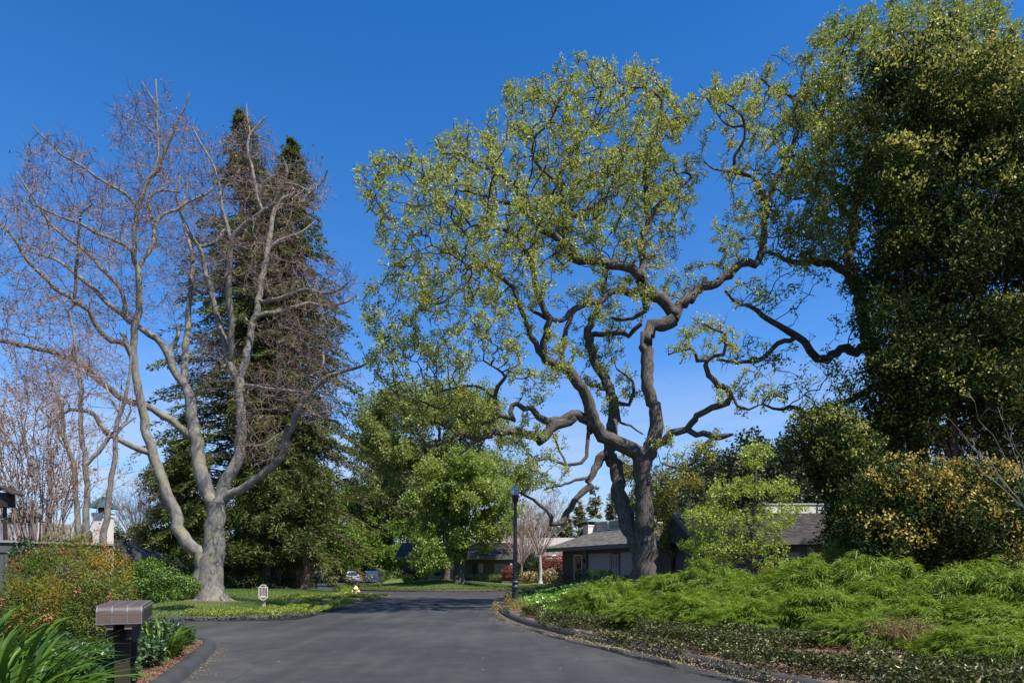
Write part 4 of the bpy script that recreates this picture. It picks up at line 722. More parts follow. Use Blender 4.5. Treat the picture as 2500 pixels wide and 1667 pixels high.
leafy_tree('yellow_tree', 'yellow-green tree growing behind the oak trunk above the roof', None,
  [(1620, 1190, 70, 40, 0, 3), (1680, 1230, 60, 40, 0, 3), (1560, 1230, 50, 60, 0, 3), (1640, 1290, 70, 40, -1, 2.5), (1540, 1150, 40, 50, 1, 2)], 44, 620, 18, .4, .18, .09, M['gold_leaf'], M['brown_bark'], [([(1640, 1420, 6), (1640, 1330, 5), (1630, 1230, 3)], 0)], twig=.01, extra=(M['far_leaf'], .6, .2, .1))

# ---------------------------------------------------------------- the tall flowering evergreen on the right and its lower shrub
def evergreen(name, label, u0, es, Y, n, per, crad, ln, wd, tipmat, ntip, trunk, cat='tree'):
    pos, par, rad, chains = limbs_to_graph(trunk, Y, .35, .03); t = thing(name, label, cat, tuple(pos[0]))
    b = Buf(); limb_mesh(b, chains, .05); att = ellipsoids(es, Y, 340); p2, q2, n0 = colonize(pos, par, rad < 9, att, .45, 8, .7, 60, .22, (0, 0, .1), 3000); branch_mesh(b, p2, q2, n0, rad, .01, 2.3, .04); b.build('trunk', M['brown_bark'], t, smooth=True)
    nl = max(40, n // 34); C, dd, kk = lumps(es, Y, nl, crad * 2.6, n, .8, .5); b = Buf(); clump_leaves(b, C, per, crad * .8, ln, wd, .3, dd); b.build('crown', M['ever_leaf'], t)
    lucky = rng.random(nl) < .72; C, dd, kk = None, None, None
    c0 = ellipsoids(es, Y, nl, .6); r0 = crad * 2.6 * rng.uniform(.6, 1.3, nl); k = rng.integers(0, nl, ntip * 3); d = rdir(ntip * 3); ok = (d @ np.array([.2, -.45, .8]) > .25); k = k[ok][:ntip]; d = d[ok][:ntip]
    C = c0[k] + d * r0[k][:, None] * rng.uniform(.95, 1.12, len(k))[:, None] * np.array([1, 1, .8]); m = 8; b = Buf(); c = np.repeat(C, m, 0) + rng.normal(size=(len(C) * m, 3)) * crad * .3
    leaves(b, c, rdir(len(c)) + np.array([0, -.2, .8]), rdir(len(c)) + np.array([.2, -.5, .5]), ln * .75 * rng.uniform(.6, 1.2, len(c)), wd * 1.1, np.clip(np.repeat(rng.random(nl)[k], m) * .6 + rng.random(len(c)) * .4, 0, 1)); b.build('flowers', tipmat, t)
    cc = np.repeat(c0, 60, 0); d = rdir(len(cc)); b = Buf(); clump_leaves(b, cc + d * np.repeat(r0, 60)[:, None] * rng.uniform(.7, 1.03, len(cc))[:, None] * np.array([1, 1, .8]), 9, crad * .5, ln, wd, .3, d); b.build('boughs', M['ever_leaf'], t); return t
evergreen('evergreen_tree', 'tall dark evergreen with pale yellow flower tips at the right', 2330,
  [(2200, 250, 110, 110, 0, 2.2), (2330, 200, 120, 110, 0, 2.2), (2450, 300, 120, 140, 0, 2.5), (2180, 420, 110, 130, 0, 2.5), (2320, 420, 150, 150, 0, 3), (2470, 520, 120, 160, 0, 3), (2170, 620, 80, 110, 0, 2), (2300, 640, 150, 130, 0, 3), (2200, 780, 90, 110, 0, 2), (2450, 760, 130, 150, 0, 2.6), (2280, 850, 140, 110, 0, 2.6), (2220, 950, 110, 100, 0, 2.2), (2420, 950, 150, 120, 0, 2.6), (2330, 1050, 200, 110, 1, 2.6), (2150, 1060, 80, 90, 1, 2), (2580, 600, 120, 300, 0, 3), (2560, 950, 120, 200, 0, 3)],
  27, 5600, 17, .42, .20, .075, M['ever_tip'], 4000, [([(2330, 1440, 14), (2330, 1200, 12), (2320, 900, 10), (2310, 600, 7), (2320, 300, 3)], 0), ([(2330, 1150, 7), (2420, 900, 5), (2470, 600, 3)], .5), ([(2330, 1150, 7), (2240, 900, 5), (2190, 600, 3)], -.5)])
evergreen('flowering_shrub', 'big dark shrub with orange-yellow flower clusters below the tall evergreen', 2280,
  [(2180, 1190, 100, 40, 0, 1.3), (2320, 1200, 130, 50, 0, 1.4), (2440, 1210, 110, 50, 0, 1.4), (2200, 1270, 120, 50, -.4, 1.5), (2350, 1290, 150, 60, -.4, 1.5), (2470, 1310, 90, 60, 0, 1.4), (2140, 1310, 70, 35, -.3, 1.2), (2260, 1350, 130, 50, 0, 1.4), (2440, 1370, 110, 50, 0, 1.4)],
  20, 2200, 15, .27, .14, .056, M['ever_tip2'], 1500, [([(2290, 1440, 7), (2290, 1340, 5), (2280, 1200, 3)], 0), ([(2330, 1440, 6), (2360, 1320, 4), (2400, 1220, 2)], 0), ([(2200, 1440, 5), (2190, 1320, 3), (2170, 1220, 2)], 0)], 'shrub')
evergreen('flowering_shrub', 'dark leafy shrub with yellow tips standing against the sky left of the tall evergreen', 2040,
  [(2010, 1060, 55, 40, 0, 1.4), (2060, 1100, 60, 60, 0, 1.5), (2090, 1190, 60, 70, 0, 1.5), (2090, 1290, 50, 60, 0, 1.4), (2030, 1140, 40, 40, 0, 1.2)], 24, 800, 15, .30, .17, .06, M['ever_tip'], 300, [([(2100, 1430, 6), (2090, 1250, 5), (2050, 1120, 2.5), (2010, 1050, 1.2)], 0)], 'shrub')
# ---------------------------------------------------------------- far trees and hillside
far_protos = []
def far_tree(kind, label, u, vt, vb, Y, hw, group='far trees on the skyline'):
    """round-headed far trees; three crowns shared by all copies"""
    R = hw * 1.2 / F * Y; zb = GZ(vb, Y); H = GZ(vt, Y) - zb
    if len(far_protos) < 3:
        meshes = []
        for q in range(3):
            n = 95; d = rdir(n); cl = d * rng.uniform(.35, .95, n)[:, None] * np.array([1, 1, .42]) + np.array([0, 0, .58]); cl[:, 2] = np.maximum(cl[:, 2], .18)
            b = Buf(); m = 95; c = np.repeat(cl, m, 0); dd = rdir(n * m); c = c + dd * rng.uniform(.4, 1, n * m)[:, None] * np.array([.19, .19, .085]) * np.repeat(rng.uniform(.6, 1.3, n), m)[:, None]
            sc = np.array([4.6, 4.6, 17.]); leaves(b, c * sc, rdir(n * m), dd + rdir(n * m) * .6 + np.array([0, 0, .4]), .42, .26); b.v = [q / sc for q in b.v]; b.b = b.v; o = b.build('crown', M['far_leaf']); meshes.append(o.data); bpy.data.objects.remove(o)
        b = Buf(); sweep(b, np.array([(0, 0, -.05), (.01, 0, .2), (0, .02, .45), (.03, 0, .8)]), np.array([.045, .035, .025, .01]), 8); tr = b.build('trunk', M['brown_bark'], smooth=True); far_protos.extend([meshes, tr.data]); bpy.data.objects.remove(tr); far_protos.append(0)
    t = thing('far_tree', label, 'tree', (GX(u, Y), Y, zb), random.random() * 6.28, group); t.scale = (R, R, H)
    for nm, me in (('trunk', far_protos[1]), ('crown', far_protos[0][kind % 3])):
        o = bpy.data.objects.new(nm, me); COL.objects.link(o); o.parent = t
    return t
for i, (u, vt, Y, hw, lab) in enumerate([
  (1840, 1040, 112, 110, 'broad far oak behind the highest ones on the hillside'), (1745, 1075, 108, 100, 'far oak on the left shoulder of the wooded hillside'), (1960, 1045, 110, 110, 'far oak on the hillside behind the yellow tipped shrub'), (1690, 1120, 102, 90, 'far oak low on the hillside beside the oak limb'), (1830, 1150, 86, 90, 'far oak in front of the hillside above the dark roof'),
  (1700, 1105, 92, 85, 'dark far oak whose crown shows just right of the big oak trunk'), (1790, 1085, 98, 80, 'dark far oak directly above the bright young tree'), (1890, 1045, 104, 95, 'highest dark far oak on the skyline left of the evergreens'), (1985, 1100, 90, 80, 'rounded far oak above the white roof panels'), (1940, 1160, 74, 60, 'lower far tree just behind the white roof panels'), (1650, 1180, 84, 60, 'low far tree between the oak trunk and the bright young tree'),
  (1300, 1260, 120, 60, 'low far tree above the cream parapet wall'), (1230, 1250, 128, 60, 'low far tree behind the lamp post head'), (2080, 1120, 88, 70, 'far tree showing through behind the yellow tipped shrub'), (1560, 1240, 96, 60, 'far tree behind the paler oak stem'),
  (330, 1275, 80, 60, 'low far tree above the brown left roof'), (60, 1215, 60, 45, 'far tree behind the dark bird house'), (700, 1330, 90, 90, 'far tree closing the view under the redwoods'), (560, 1320, 84, 80, 'far tree behind the dark board fence'), (440, 1310, 78, 70, 'far tree between the left roof and the redwoods'), (860, 1290, 128, 80, 'far tree behind the parked cars'), (2520, 1050, 60, 110, 'far tree behind the tall evergreen at the right edge'), (2680, 1100, 55, 110, 'far tree outside the right edge of the view')]):
    far_tree(i, lab, u, vt, 1430, Y, hw)
for i, (u, vt, hw, lab) in enumerate([(1412, 1222, 36, 'slim far cypress just right of the drooping oak limb'), (1452, 1190, 38, 'tallest slim far cypress above the grey roof'), (1495, 1205, 34, 'far cypress against the paler oak stem'), (1382, 1255, 34, 'short far cypress above the green chimney cap')]):
    conifer_local('cypress_tree', lab, u, vt, 1430, 104, hw, M['olive_leaf'], 'far cypress trees', 170, 26, .05, lambda s: np.interp(s, [0, .5, 1], [1, .75, .1]), .6, .24, M['brown_bark'], -.3)
def bare_bush(name, label, base, n, h, spread, mat, r=.012, cat='tree', group=None, sub=5, leafm=None, lean=(0, 0), crv=.25, berries=None, nseg=8):
    """many thin stems fanning out of one base"""
    t = thing(name, label, cat, base, 0, group); b = Buf(); tips = []; base = np.array(base)
    for i in range(n):
        a = rng.random() * 6.283; s = spread * math.sqrt(rng.random()); H = h * rng.uniform(.6, 1); q = np.linspace(0, 1, nseg)[:, None]
        end = np.array([math.cos(a) * s + lean[0], math.sin(a) * s + lean[1], H]); p = base + np.array([math.cos(a) * s * .12, math.sin(a) * s * .12, 0]) + end * q + np.array([math.cos(a), math.sin(a), 0]) * s * crv * q ** 2 + rng.normal(size=(nseg, 3)) * .018 * h * q
        sweep(b, p, np.linspace(r, r * .35, nseg), 5)
        for _ in range(sub):
            k = rng.integers(nseg // 2, nseg); d = nrm(rdir(1)[0] * .7 + np.array([math.cos(a) * .3, math.sin(a) * .3, .8])); l = h * rng.uniform(.06, .2); e = p[k] + d * l; m2 = p[k] + d * l * .5 + rdir(1)[0] * l * .08
            frusta(b, np.array([p[k], m2]), np.array([m2, e]), np.array([r * .4, r * .3]), np.array([r * .3, r * .15]), 3); tips += [e, m2]
            for _ in range(3):
                d2 = nrm(d + rdir(1)[0] * .8); e2 = m2 + d2 * l * .5; frusta(b, m2[None], e2[None], r * .25, r * .12, 3); tips.append(e2)
    b.build('stems', mat, t, smooth=True)
    if leafm is not None:
        b = Buf(); clump_leaves(b, np.array(tips), 3, .05 * h / 4, .045 * h / 5, .03 * h / 5, .2); b.build('seed_heads', leafm, t)
    return t
bare_bush('bare_tree', 'brown bare twiggy tree above the left house roof', tuple(P(340, 1345, 46)), 70, 4.4, 1.7, M['twig'], .02, leafm=M['dead'], sub=9)
bare_bush('bare_tree', 'grey-brown bare tree behind the lamp post', tuple(P(1285, 1400, 76)), 60, 9.0, 3.6, M['twig'], .03, sub=10, leafm=M['olive_leaf'])
bare_bush('crape_myrtle', 'large leafless shrub of many pinkish stems behind the left fence', (GX(95, 17.5), 17.5, .3), 46, 6.6, 1.35, M['stem_bark'], .024, 'shrub', sub=7, leafm=M['dead'])
# two younger bare trees behind the fence
for lab, lim in (('leafless tree with a leaning trunk in front of the cream chimney', [([(255, 1345, 9), (252, 1325, 8.4), (260, 1270, 7.4), (271, 1168, 6.4), (279, 1129, 6), (281, 1074, 5.6), (283, 1047, 5.3), (293, 1011, 4.6), (304, 976, 4.2), (316, 916, 3), (322, 850, 2)], 0), ([(282, 1060, 4), (300, 1040, 3.4), (330, 1020, 2.2)], .4), ([(293, 1011, 3.4), (270, 970, 2.6), (255, 930, 1.8)], .4)]),
                 ('leafless forked tree between the pinkish stems and the leaning trunk', [([(203, 1345, 9), (206, 1321, 8.4), (212, 1247, 7.4), (210, 1129, 6.4), (202, 1089, 6), (197, 1050, 5.7), (197, 956, 5), (191, 893, 4.2), (180, 820, 3), (170, 760, 2)], 0), ([(213, 1133, 5), (226, 1115, 5), (240, 1105, 5), (256, 1081, 4.6), (270, 1060, 4.2), (300, 1040, 3), (320, 1000, 2)], .6), ([(205, 1330, 7), (193, 1306, 7), (185, 1207, 6.4), (179, 1129, 6), (168, 1101, 5.4), (157, 1062, 5), (150, 1000, 4), (130, 940, 3), (110, 880, 2)], -.5), ([(168, 1100, 4), (140, 1040, 3), (100, 1000, 2.4)], -.6)])):
    p, q, rd, chn = limbs_to_graph(lim, 22, .25, .03); t = thing('bare_tree', lab, 'tree', tuple(p[0])); b = Buf(); limb_mesh(b, chn, .04); b.build('trunk', M['syc_bark'], t, smooth=True)
    att = ellipsoids([(220, 900, 110, 100, 0, 2), (140, 930, 90, 90, 0, 2), (300, 960, 60, 60, 0, 1.5)], 22, 700); p2, q2, n0 = colonize(p, q, rd < .07, att, .25, 2.5, .35, 60, .25, (0, 0, .1), 2600)
    b = Buf(); tp, rr, ch = branch_mesh(b, p2, q2, n0, rd, .006); ends = np.where((tp <= 2) & (np.arange(len(p2)) >= n0))[0]; tw = np.repeat(p2[ends], 3, 0); frusta(b, tw, tw + rdir(len(tw)) * .25, .004, .002, 3); b.build('branches', M['twig'], t)

# ---------------------------------------------------------------- houses
def shingles(buf, p0, ax, up, nx, ny, hip=0):
    """rows of overlapping shingles: p0 eave corner, ax along the eave, up along the slope (full vectors)"""
    p0, ax, up = (np.array(q, float) for q in (p0, ax, up)); nr = nrm(np.cross(ax, up)); nr = nr if nr[2] > 0 else -nr
    ex, ey = ax / nx, up / ny
    for j in range(ny):
        off = (j % 2) * .5; i = np.arange(-1 if off else 0, nx); i0 = np.clip(i + off, 0, nx); i1 = np.clip(i + off + .985, 0, nx); lim = nx * (1 - hip * (j + .6) / ny); i1 = np.minimum(i1, lim); ok = i1 > i0 + .05; i0, i1 = i0[ok], i1[ok]; m = len(i0)
        jit = rng.uniform(-.12, .05, m)[:, None]; lo = p0 + ex * i0[:, None] + ey * (j + jit); lo1 = p0 + ex * i1[:, None] + ey * (j + jit); hi = p0 + ex * i0[:, None] + ey * (j + 1.1); hi1 = p0 + ex * i1[:, None] + ey * (j + 1.1)
        t = nr * .03; V = np.stack([lo + t, lo1 + t, hi1, hi, lo, lo1], 1); bb = np.arange(m)[:, None] * 6
        Fa = np.concatenate([bb + np.array([0, 1, 2, 3]), bb + np.array([4, 5, 1, 0])]); r = rng.random(m); buf.add(V.reshape(-1, 3), Fa, np.concatenate([r, r]))
def gable(t, x0, x1, y0, y1, ze, zr, mat, fas, ov=.0, tile=(.32, .24), both=False, hip=0):
    """roof with ridge along x half way between y0 (eave, visible side) and y1"""
    ym = (y0 + y1) / 2; b = Buf(); sl = math.hypot(ym - y0, zr - ze)
    b.add([(x0, y0, ze), (x1, y0, ze), (x1 - hip, ym, zr), (x0, ym, zr), (x0, y1, ze), (x1, y1, ze), (x0, y0, ze - .1), (x1, y0, ze - .1), (x0, y1, ze - .1), (x1, y1, ze - .1)], [(0, 1, 2, 3), (3, 2, 5, 4), (6, 7, 9, 8), (0, 3, 4, 4), (1, 5, 2, 2)]); rf = b.build('roof', mat, t, local=True)
    b = Buf(); shingles(b, (x0, y0, ze + .012), (x1 - x0, 0, 0), (0, ym - y0, zr - ze), int(abs(x1 - x0) / tile[0]), int(sl / tile[1]), hip / abs(x1 - x0))
    if both: shingles(b, (x0, y1, ze + .012), (x1 - x0, 0, 0), (0, ym - y1, zr - ze), int(abs(x1 - x0) / tile[0]), int(sl / tile[1]))
    o = b.build('shingles', mat, rf, local=True); o['kind'] = 'stuff'
    sg = 1 if y0 > y1 else -1; b = Buf(); b.box(min(x0, x1) - .05, max(x0, x1) + .05, *sorted((y0 + .002 * sg, y0 + .06 * sg)), ze - .30, ze + .03); b.build('fascia', fas, t, local=True)
    for xx in ((x0, x1) if not hip else (x0,)):
        b = Buf(); e = .055 if xx == max(x0, x1) else -.055
        V = []; 
        for q in (xx + .001 * (1 if e > 0 else -1), xx + e): V += [(q, y0, ze - .26), (q, ym, zr - .26), (q, y1, ze - .26), (q, y1, ze + .045), (q, ym, zr + .045), (q, y0, ze + .045)]
        b.add(V, [(0, 1, 4, 5), (1, 2, 3, 4), (6, 7, 10, 11), (7, 8, 9, 10), (5, 4, 10, 11), (4, 3, 9, 10), (0, 1, 7, 6), (1, 2, 8, 7)]); b.build('barge_board', fas, t, local=True)
    return rf
def garage_door(t, x0, x1, y, z0, z1, n, sg=1):
    fr = Buf(); fr.box(x0 - .1, x1 + .1, *sorted((y, y + .04 * sg)), z0, z1 + .1); d = fr.build('garage_door', M['door_grey'], t, local=True); h = (z1 - z0) / n
    for i in range(n): Buf().box(x0, x1, *sorted((y + .042 * sg, y + .07 * sg)), z0 + i * h + .012, z0 + (i + 1) * h - .012).build('panel', M['door_grey'], d, local=True)
def window(t, x0, x1, y, z0, z1, sg=1, pane=None, name='window', nv=1, frame=None):
    b = Buf(); q = sorted((y + .01 * sg, y + .06 * sg)); e = .07
    b.box(x0, x0 + e, *q, z0, z1); b.box(x1 - e, x1, *q, z0, z1); b.box(x0 + e, x1 - e, *q, z0, z0 + e); b.box(x0 + e, x1 - e, *q, z1 - e, z1)
    for i in range(1, nv): xm = x0 + (x1 - x0) * i / nv; b.box(xm - e / 2, xm + e / 2, *q, z0 + e, z1 - e)
    f = b.build(name, frame or M['trim_white'], t, local=True)
    for i in range(nv): Buf().box(x0 + (x1 - x0) * i / nv + e * .5, x0 + (x1 - x0) * (i + 1) / nv - e * .5, *sorted((y + .004 * sg, y + .03 * sg)), z0 + e * .5, z1 - e * .5).build('pane', pane or M['pane'], f, local=True)
    return f
def chimney(t, x0, x1, y0, y1, z0, z1, capz=.30):
    c = Buf().box(x0, x1, y0, y1, z0, z1).build('chimney', M['cream'], t, local=True); e = .07
    b = Buf(); b.box(x0 - .03, x1 + .03, y0 - .03, y1 + .03, z1 - .12, z1 + .02); b.build('trim', M['cream'], c, local=True)
    b = Buf(); ex, ey = (x1 - x0) * .25, (y1 - y0) * .25; b.box(x0 + ex, x1 - ex, y0 + ey, y1 - ey, z1, z1 + capz); b.build('flue', M['black_wood'], c, local=True)
    b = Buf(); a, d = x0 - .15, x1 + .15; ym = (y0 + y1) / 2
    b.add([(a, y0 - .2, z1 + capz), (d, y0 - .2, z1 + capz), (d, y1 + .2, z1 + capz), (a, y1 + .2, z1 + capz), (a + .25, ym, z1 + capz + .42), (d - .25, ym, z1 + capz + .42)], [(0, 1, 5, 4), (2, 3, 4, 5), (1, 2, 5, 5), (3, 0, 4, 4), (3, 2, 1, 0)])
    for i in range(9): xx = a + .3 + (d - a - .6) * i / 8; b.add([(xx - .02, y0 - .2, z1 + capz + .01), (xx + .02, y0 - .2, z1 + capz + .01), (xx + .02, ym, z1 + capz + .45), (xx - .02, ym, z1 + capz + .45)], [(0, 1, 2, 3)])
    b.build('cap', M['copper'], c, local=True)
# house behind the oak: facade runs away from the camera
E00 = np.array([11.6, 41.2]); E1 = np.array([3.02, 59.2]); LA = float(np.linalg.norm(E1 - E00)); ra = math.atan2(*(E1 - E00)[::-1])
hA = thing('house', 'low house with two garage doors behind the oak, grey shingle roof and cream chimney', 'house', (E00[0], E00[1], 0), ra)
Buf().box(.4, LA - .7, -9.2, -1.15, 0, 3.42).build('wall', M['wall_taupe'], hA, local=True)
gable(hA, 0, LA, 0, -10, 3.59, 5.25, M['roof'], M['fascia'])
def xa(u):   # place along the facade seen at column u
    k = (u - 1250) / F; d = (E1 - E00) / LA; n = np.array([-d[1], d[0]]); o = E00 - n * 1.15; return (k * o[1] - o[0]) / (d[0] - k * d[1])
for u0, u1 in ((1440, 1491), (1518, 1556)): a0, a1 = sorted((xa(u0), xa(u1))); garage_door(hA, a0, a1, -1.15, .3, 2.95, 9)
a0, a1 = sorted((xa(1402), xa(1422))); window(hA, a0, a1, -1.15, .95, 3.0)
a0, a1 = sorted((xa(1495), xa(1512)))
for i in range(2):
    s = Buf().box(a0 + (a1 - a0) * .5 * i + .03, a0 + (a1 - a0) * .5 * (i + 1) - .03, -1.15, -1.09, .5, 2.9).build('shutter_door', M['door_grey'], hA, local=True)
    for z in (.7, 1.9): Buf().box(a0 + (a1 - a0) * .5 * i + .16, a0 + (a1 - a0) * .5 * (i + 1) - .16, -1.088, -1.075, z, z + .9).build('louvre', M['wall_grey'], s, local=True)
a0, a1 = sorted((xa(1428), xa(1434))); Buf().box(a0, a1, -1.15, -1.0, 1.0, 3.3).build('pier', M['wall_grey'], hA, local=True)
zl = .5 * (a0 + a1); lw = Buf().box(zl - .06, zl + .06, -1.0, -.88, 2.35, 2.65).build('wall_lamp', M['black_wood'], hA, local=True)
a0, a1 = sorted((xa(1640), xa(1715))); window(hA, a0, a1, -1.15, .9, 2.9, nv=3, pane=M['pane'])
chimney(hA, LA - .3, LA + .53, -5.6, -4.0, 0, 5.75)
for k, (x0, x1) in enumerate(((LA - 2.4, LA - .2), (LA - 4.7, LA - 2.5), (LA - 8, LA - 5.2))):
    h = 6.02 if k < 2 else 5.8; Buf().box(x0, x1, -6.2, -4.75, 5.1, h).build('clerestory_box', M['trim_white'], hA, local=True); window(hA, x0 + .02, x1 - .02, -4.75, 5.2, h - .03, 1, M['pane_grey'], 'clerestory_window', 1)
# shaded house with the white parapet in the middle distance
hB = thing('house', 'shaded house with pale garage doors behind the forked trunk tree', 'house', (GX(1000, 72), 72, .75))
WB = GX(1255, 72) - GX(1000, 72); gx = lambda u: GX(u, 73) - GX(1000, 72)
Buf().box(-1, WB - .4, 2.2, 9, -.9, 2.3).build('wall', M['wall_taupe'], hB, local=True); gable(hB, -1.5, WB, 0, 10, 2.45, 4.1, M['roof_dark'], M['fascia'])
for u0, u1 in ((1044, 1074), (1082, 1094), (1099, 1122)): garage_door(hB, gx(u0), gx(u1), 2.2, -.2, 1.85, 7, -1)
window(hB, gx(1150), gx(1180), 2.2, .3, 1.8, -1, nv=2, frame=M['fascia']); window(hB, gx(1205), gx(1235), 2.2, .3, 1.8, -1, nv=2, frame=M['fascia'])
for i in range(9):
    x = gx(1090) + i * .95; Buf().box(x, x + .80, 5.2, 5.35, 3.9, 4.95).build('parapet_panel', M['cream'], hB, local=True)
    Buf().box(x + .81, x + .94, 5.15, 5.40, 3.9, 5.05).build('parapet_post', M['trim_white'], hB, local=True)
chimney(hB, gx(1100), gx(1100) + 1.4, 6.5, 7.6, 2, 5.2)
hD = thing('house', 'house with a long cream parapet wall and grey roof behind the pale bare tree', 'house', (GX(1245, 80), 80, .8))
Buf().box(.5, 8.6, 1, 8, -.9, 2.2).build('wall', M['wall_taupe'], hD, local=True); gable(hD, 0, 9.2, 0, 9, 2.35, 4.05, M['roof'], M['fascia'])
for i in range(5): Buf().box(1.6 + i * 1.42, 1.6 + i * 1.42 + 1.4, 4.55, 4.8, 3.6, 5.0).build('parapet_panel', M['cream'], hD, local=True)
# house on the right behind the young tree
hC = thing('house', 'right house with lit fascia and white panel screen on its dark roof', 'house', (GX(1700, 36), 36, 0))
gx = lambda u, Y=36: GX(u, Y) - GX(1700, 36); WC = gx(2190)
Buf().box(.8, WC - .6, 1.0, 9, 0, 3.1).build('wall', M['wall_taupe'], hC, local=True); gable(hC, 0, WC, 0, 10, 3.34, 5.1, M['roof_dark'], M['fascia'], tile=(.26, .2))
window(hC, gx(1935), gx(1975), 1, 1.5, 2.7, -1, frame=M['fascia']); window(hC, gx(1740), gx(1790), 1, .9, 2.8, -1, nv=2); Buf().box(gx(1990), gx(2010), .97, 1.0, 1.2, 3.0).build('door', M['wall_grey'], hC, local=True)
for i, (u0, u1) in enumerate(((1870, 1912), (1913, 1950), (1951, 1998), (1999, 2047))):
    x0, x1 = gx(u0, 41), gx(u1, 41); Buf().box(x0 + .02, x1 - .05, 5.1, 5.16, 4.95, 5.62).build('screen_panel', M['panel_white'], hC, local=True); Buf().box(x1 - .045, x1 + .015, 5.05, 5.2, 4.9, 5.64).build('screen_post', M['fascia'], hC, local=True)
x0, x1 = gx(1868, 41), gx(2049, 41); Buf().box(x0, x1, 5.04, 5.2, 5.645, 5.70).build('screen_cap', M['trim_white'], hC, local=True); Buf().box(x1, x1 + .08, 2.2, 5.04, 4.2, 5.6).build('screen_return', M['panel_white'], hC, local=True)
lw = thing('garden_wall', 'short grey board screen behind the weeping shrubs', 'wall', (GX(1930, 22), 22, .6))
for i in range(5): Buf().box(-.32 + i * .165, -.32 + i * .165 + .155, 0, .05, 0, 1.15).build('board', M['wall_grey'], lw, local=True)
# left house: brown roof, chimney and parapet
hL = thing('house', 'left house with brown shingle roof behind the bare stems', 'house', (GX(395, 33), 33, 0), math.radians(27))
Buf().box(-14, -.8, 1.2, 8, 0, 2.15).build('wall', M['wall_taupe'], hL, local=True); gable(hL, -14.5, 0, 0, 8.5, 2.45, 4.0, M['roof_dark'], M['fascia'], tile=(.28, .2), hip=4.2)
hP = thing('house', 'pale parapet and chimney of the house behind the left fence', 'house', (GX(-40, 25), 25, 0))
gx = lambda u, Y=25: GX(u, Y) - GX(-40, 25)
Buf().box(-2, gx(215), .3, .9, 0, 2.75).build('wall', M['wall_taupe'], hP, local=True)
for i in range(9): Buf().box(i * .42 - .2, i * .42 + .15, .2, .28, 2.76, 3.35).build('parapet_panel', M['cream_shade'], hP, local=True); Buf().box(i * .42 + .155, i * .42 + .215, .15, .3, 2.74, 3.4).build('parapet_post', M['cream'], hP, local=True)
chimney(hP, gx(222), gx(250), .1, .7, 0, 3.75, .2)

# ---------------------------------------------------------------- fences
def fence(name, label, p0, p1, zt, bw, mat, capm, cap=True, z0=.05, post=2.4):
    p0 = np.array(p0, float); p1 = np.array(p1, float); Lf = np.linalg.norm(p1 - p0); t = thing(name, label, 'fence', (p0[0], p0[1], 0), math.atan2(*(p1 - p0)[::-1])); n = int(Lf / bw); me = None
    for i in range(n):
        if me is None: o = Buf().box(.004, bw - .004, -.012, .012, z0, zt).build('board', mat, t, local=True); me = o.data
        else: o = bpy.data.objects.new('board', me); COL.objects.link(o); o.parent = t
        o.location = (i * bw, rng.uniform(-.003, .003), 0)
    if cap: Buf().box(-.05, Lf + .05, -.09, .09, zt, zt + .05).build('cap', capm, t, local=True); Buf().box(-.05, Lf + .05, -.04, -.0125, zt - .22, zt - .002).build('rail', mat, t, local=True)
    return t
fence('board_fence', 'dark board fence with a weathered cap behind the red-berried shrub', (-14.0, 11.8), (-10.0, 17.0), 2.25, .15, M['fence_dark'], M['fence_cap'])
fence('board_fence', 'blackish board fence in the shade below the redwoods', (GX(420, 57), 57), (GX(770, 60), 60), 2.0, .16, M['fence_shaded'], M['fence_shaded'])

# ---------------------------------------------------------------- mailbox bank
mb = thing('mailbox_bank', 'row of bronze metal mailboxes on a brown wooden stand by the kerb', 'mailbox', (-4.62, 8.05, 0), math.radians(24.5))
# local frame: x = along each box (door at +x), y = along the row, away from the camera
def mailbox(y):
    Lx, hw, zb, zs = .235, .092, .99, 1.115; a = np.linspace(0, math.pi, 13); arc = [(-hw, zb), (hw, zb), (hw, zs)] + [(math.cos(q) * hw, zs + math.sin(q) * hw) for q in a[1:-1]] + [(-hw, zs)]
    b = Buf(); b.prism([(y + p, z) for p, z in arc], 'x', -Lx, Lx); m = b.build('mailbox', M['metal_brown'], mb, local=True, smooth=True); m.data.set_sharp_from_angle(angle=.6)
    b = Buf()
    for x in (-Lx, -.08, .075, Lx - .012):
        o = [(y + p * 1.03, zb + (z - zb) * 1.012 - .002) for p, z in arc]; n = len(o); V = [(xx, p, z) for xx in (x, x + .013) for p, z in o]; b.add(V, [(i, (i + 1) % n, n + (i + 1) % n, n + i) for i in range(n)] + ([]))
    b.box(-Lx - .002, Lx + .003, y - hw - .004, y - hw + .004, zb - .002, zb + .012); b.box(-Lx - .002, Lx + .003, y - hw - .004, y - hw + .002, zs - .004, zs + .006); b.build('rib', M['metal_rim'], m, local=True)
    for x0, x1 in ((-Lx + .015, -.083), (-.064, .072), (.091, Lx - .015)): Buf().box(x0, x1, y - hw - .0025, y - hw + .01, zb + .014, zs - .006).build('side_panel', M['metal_side'], m, local=True)
    b = Buf(); b.prism([(y + p * .93, zb + .006 + (z - zb) * .95) for p, z in arc], 'x', Lx + .002, Lx + .012); d = b.build('door', M['door_dark'], m, local=True)
    Buf().box(Lx + .012, Lx + .03, y - .012, y + .012, zs + .055, zs + .068).build('handle', M['metal_rim'], d, local=True)
for i in range(8): mailbox(i * .215)
for x in (-.14, .05):
    b = Buf(); b.prism([(-.07, .925), (-.07, .985), (1.6, .985), (1.6, .925)], 'x', x, x + .075); b.build('beam', M['beam_end'], mb, local=True)
    b = Buf(); b.prism([(.0, .923), (1.5, .923), (1.5, .80), (1.1, .72), (.45, .72), (.0, .80)], 'x', x + .012, x + .064); b.build('bracket', M['post_brown'], mb, local=True)
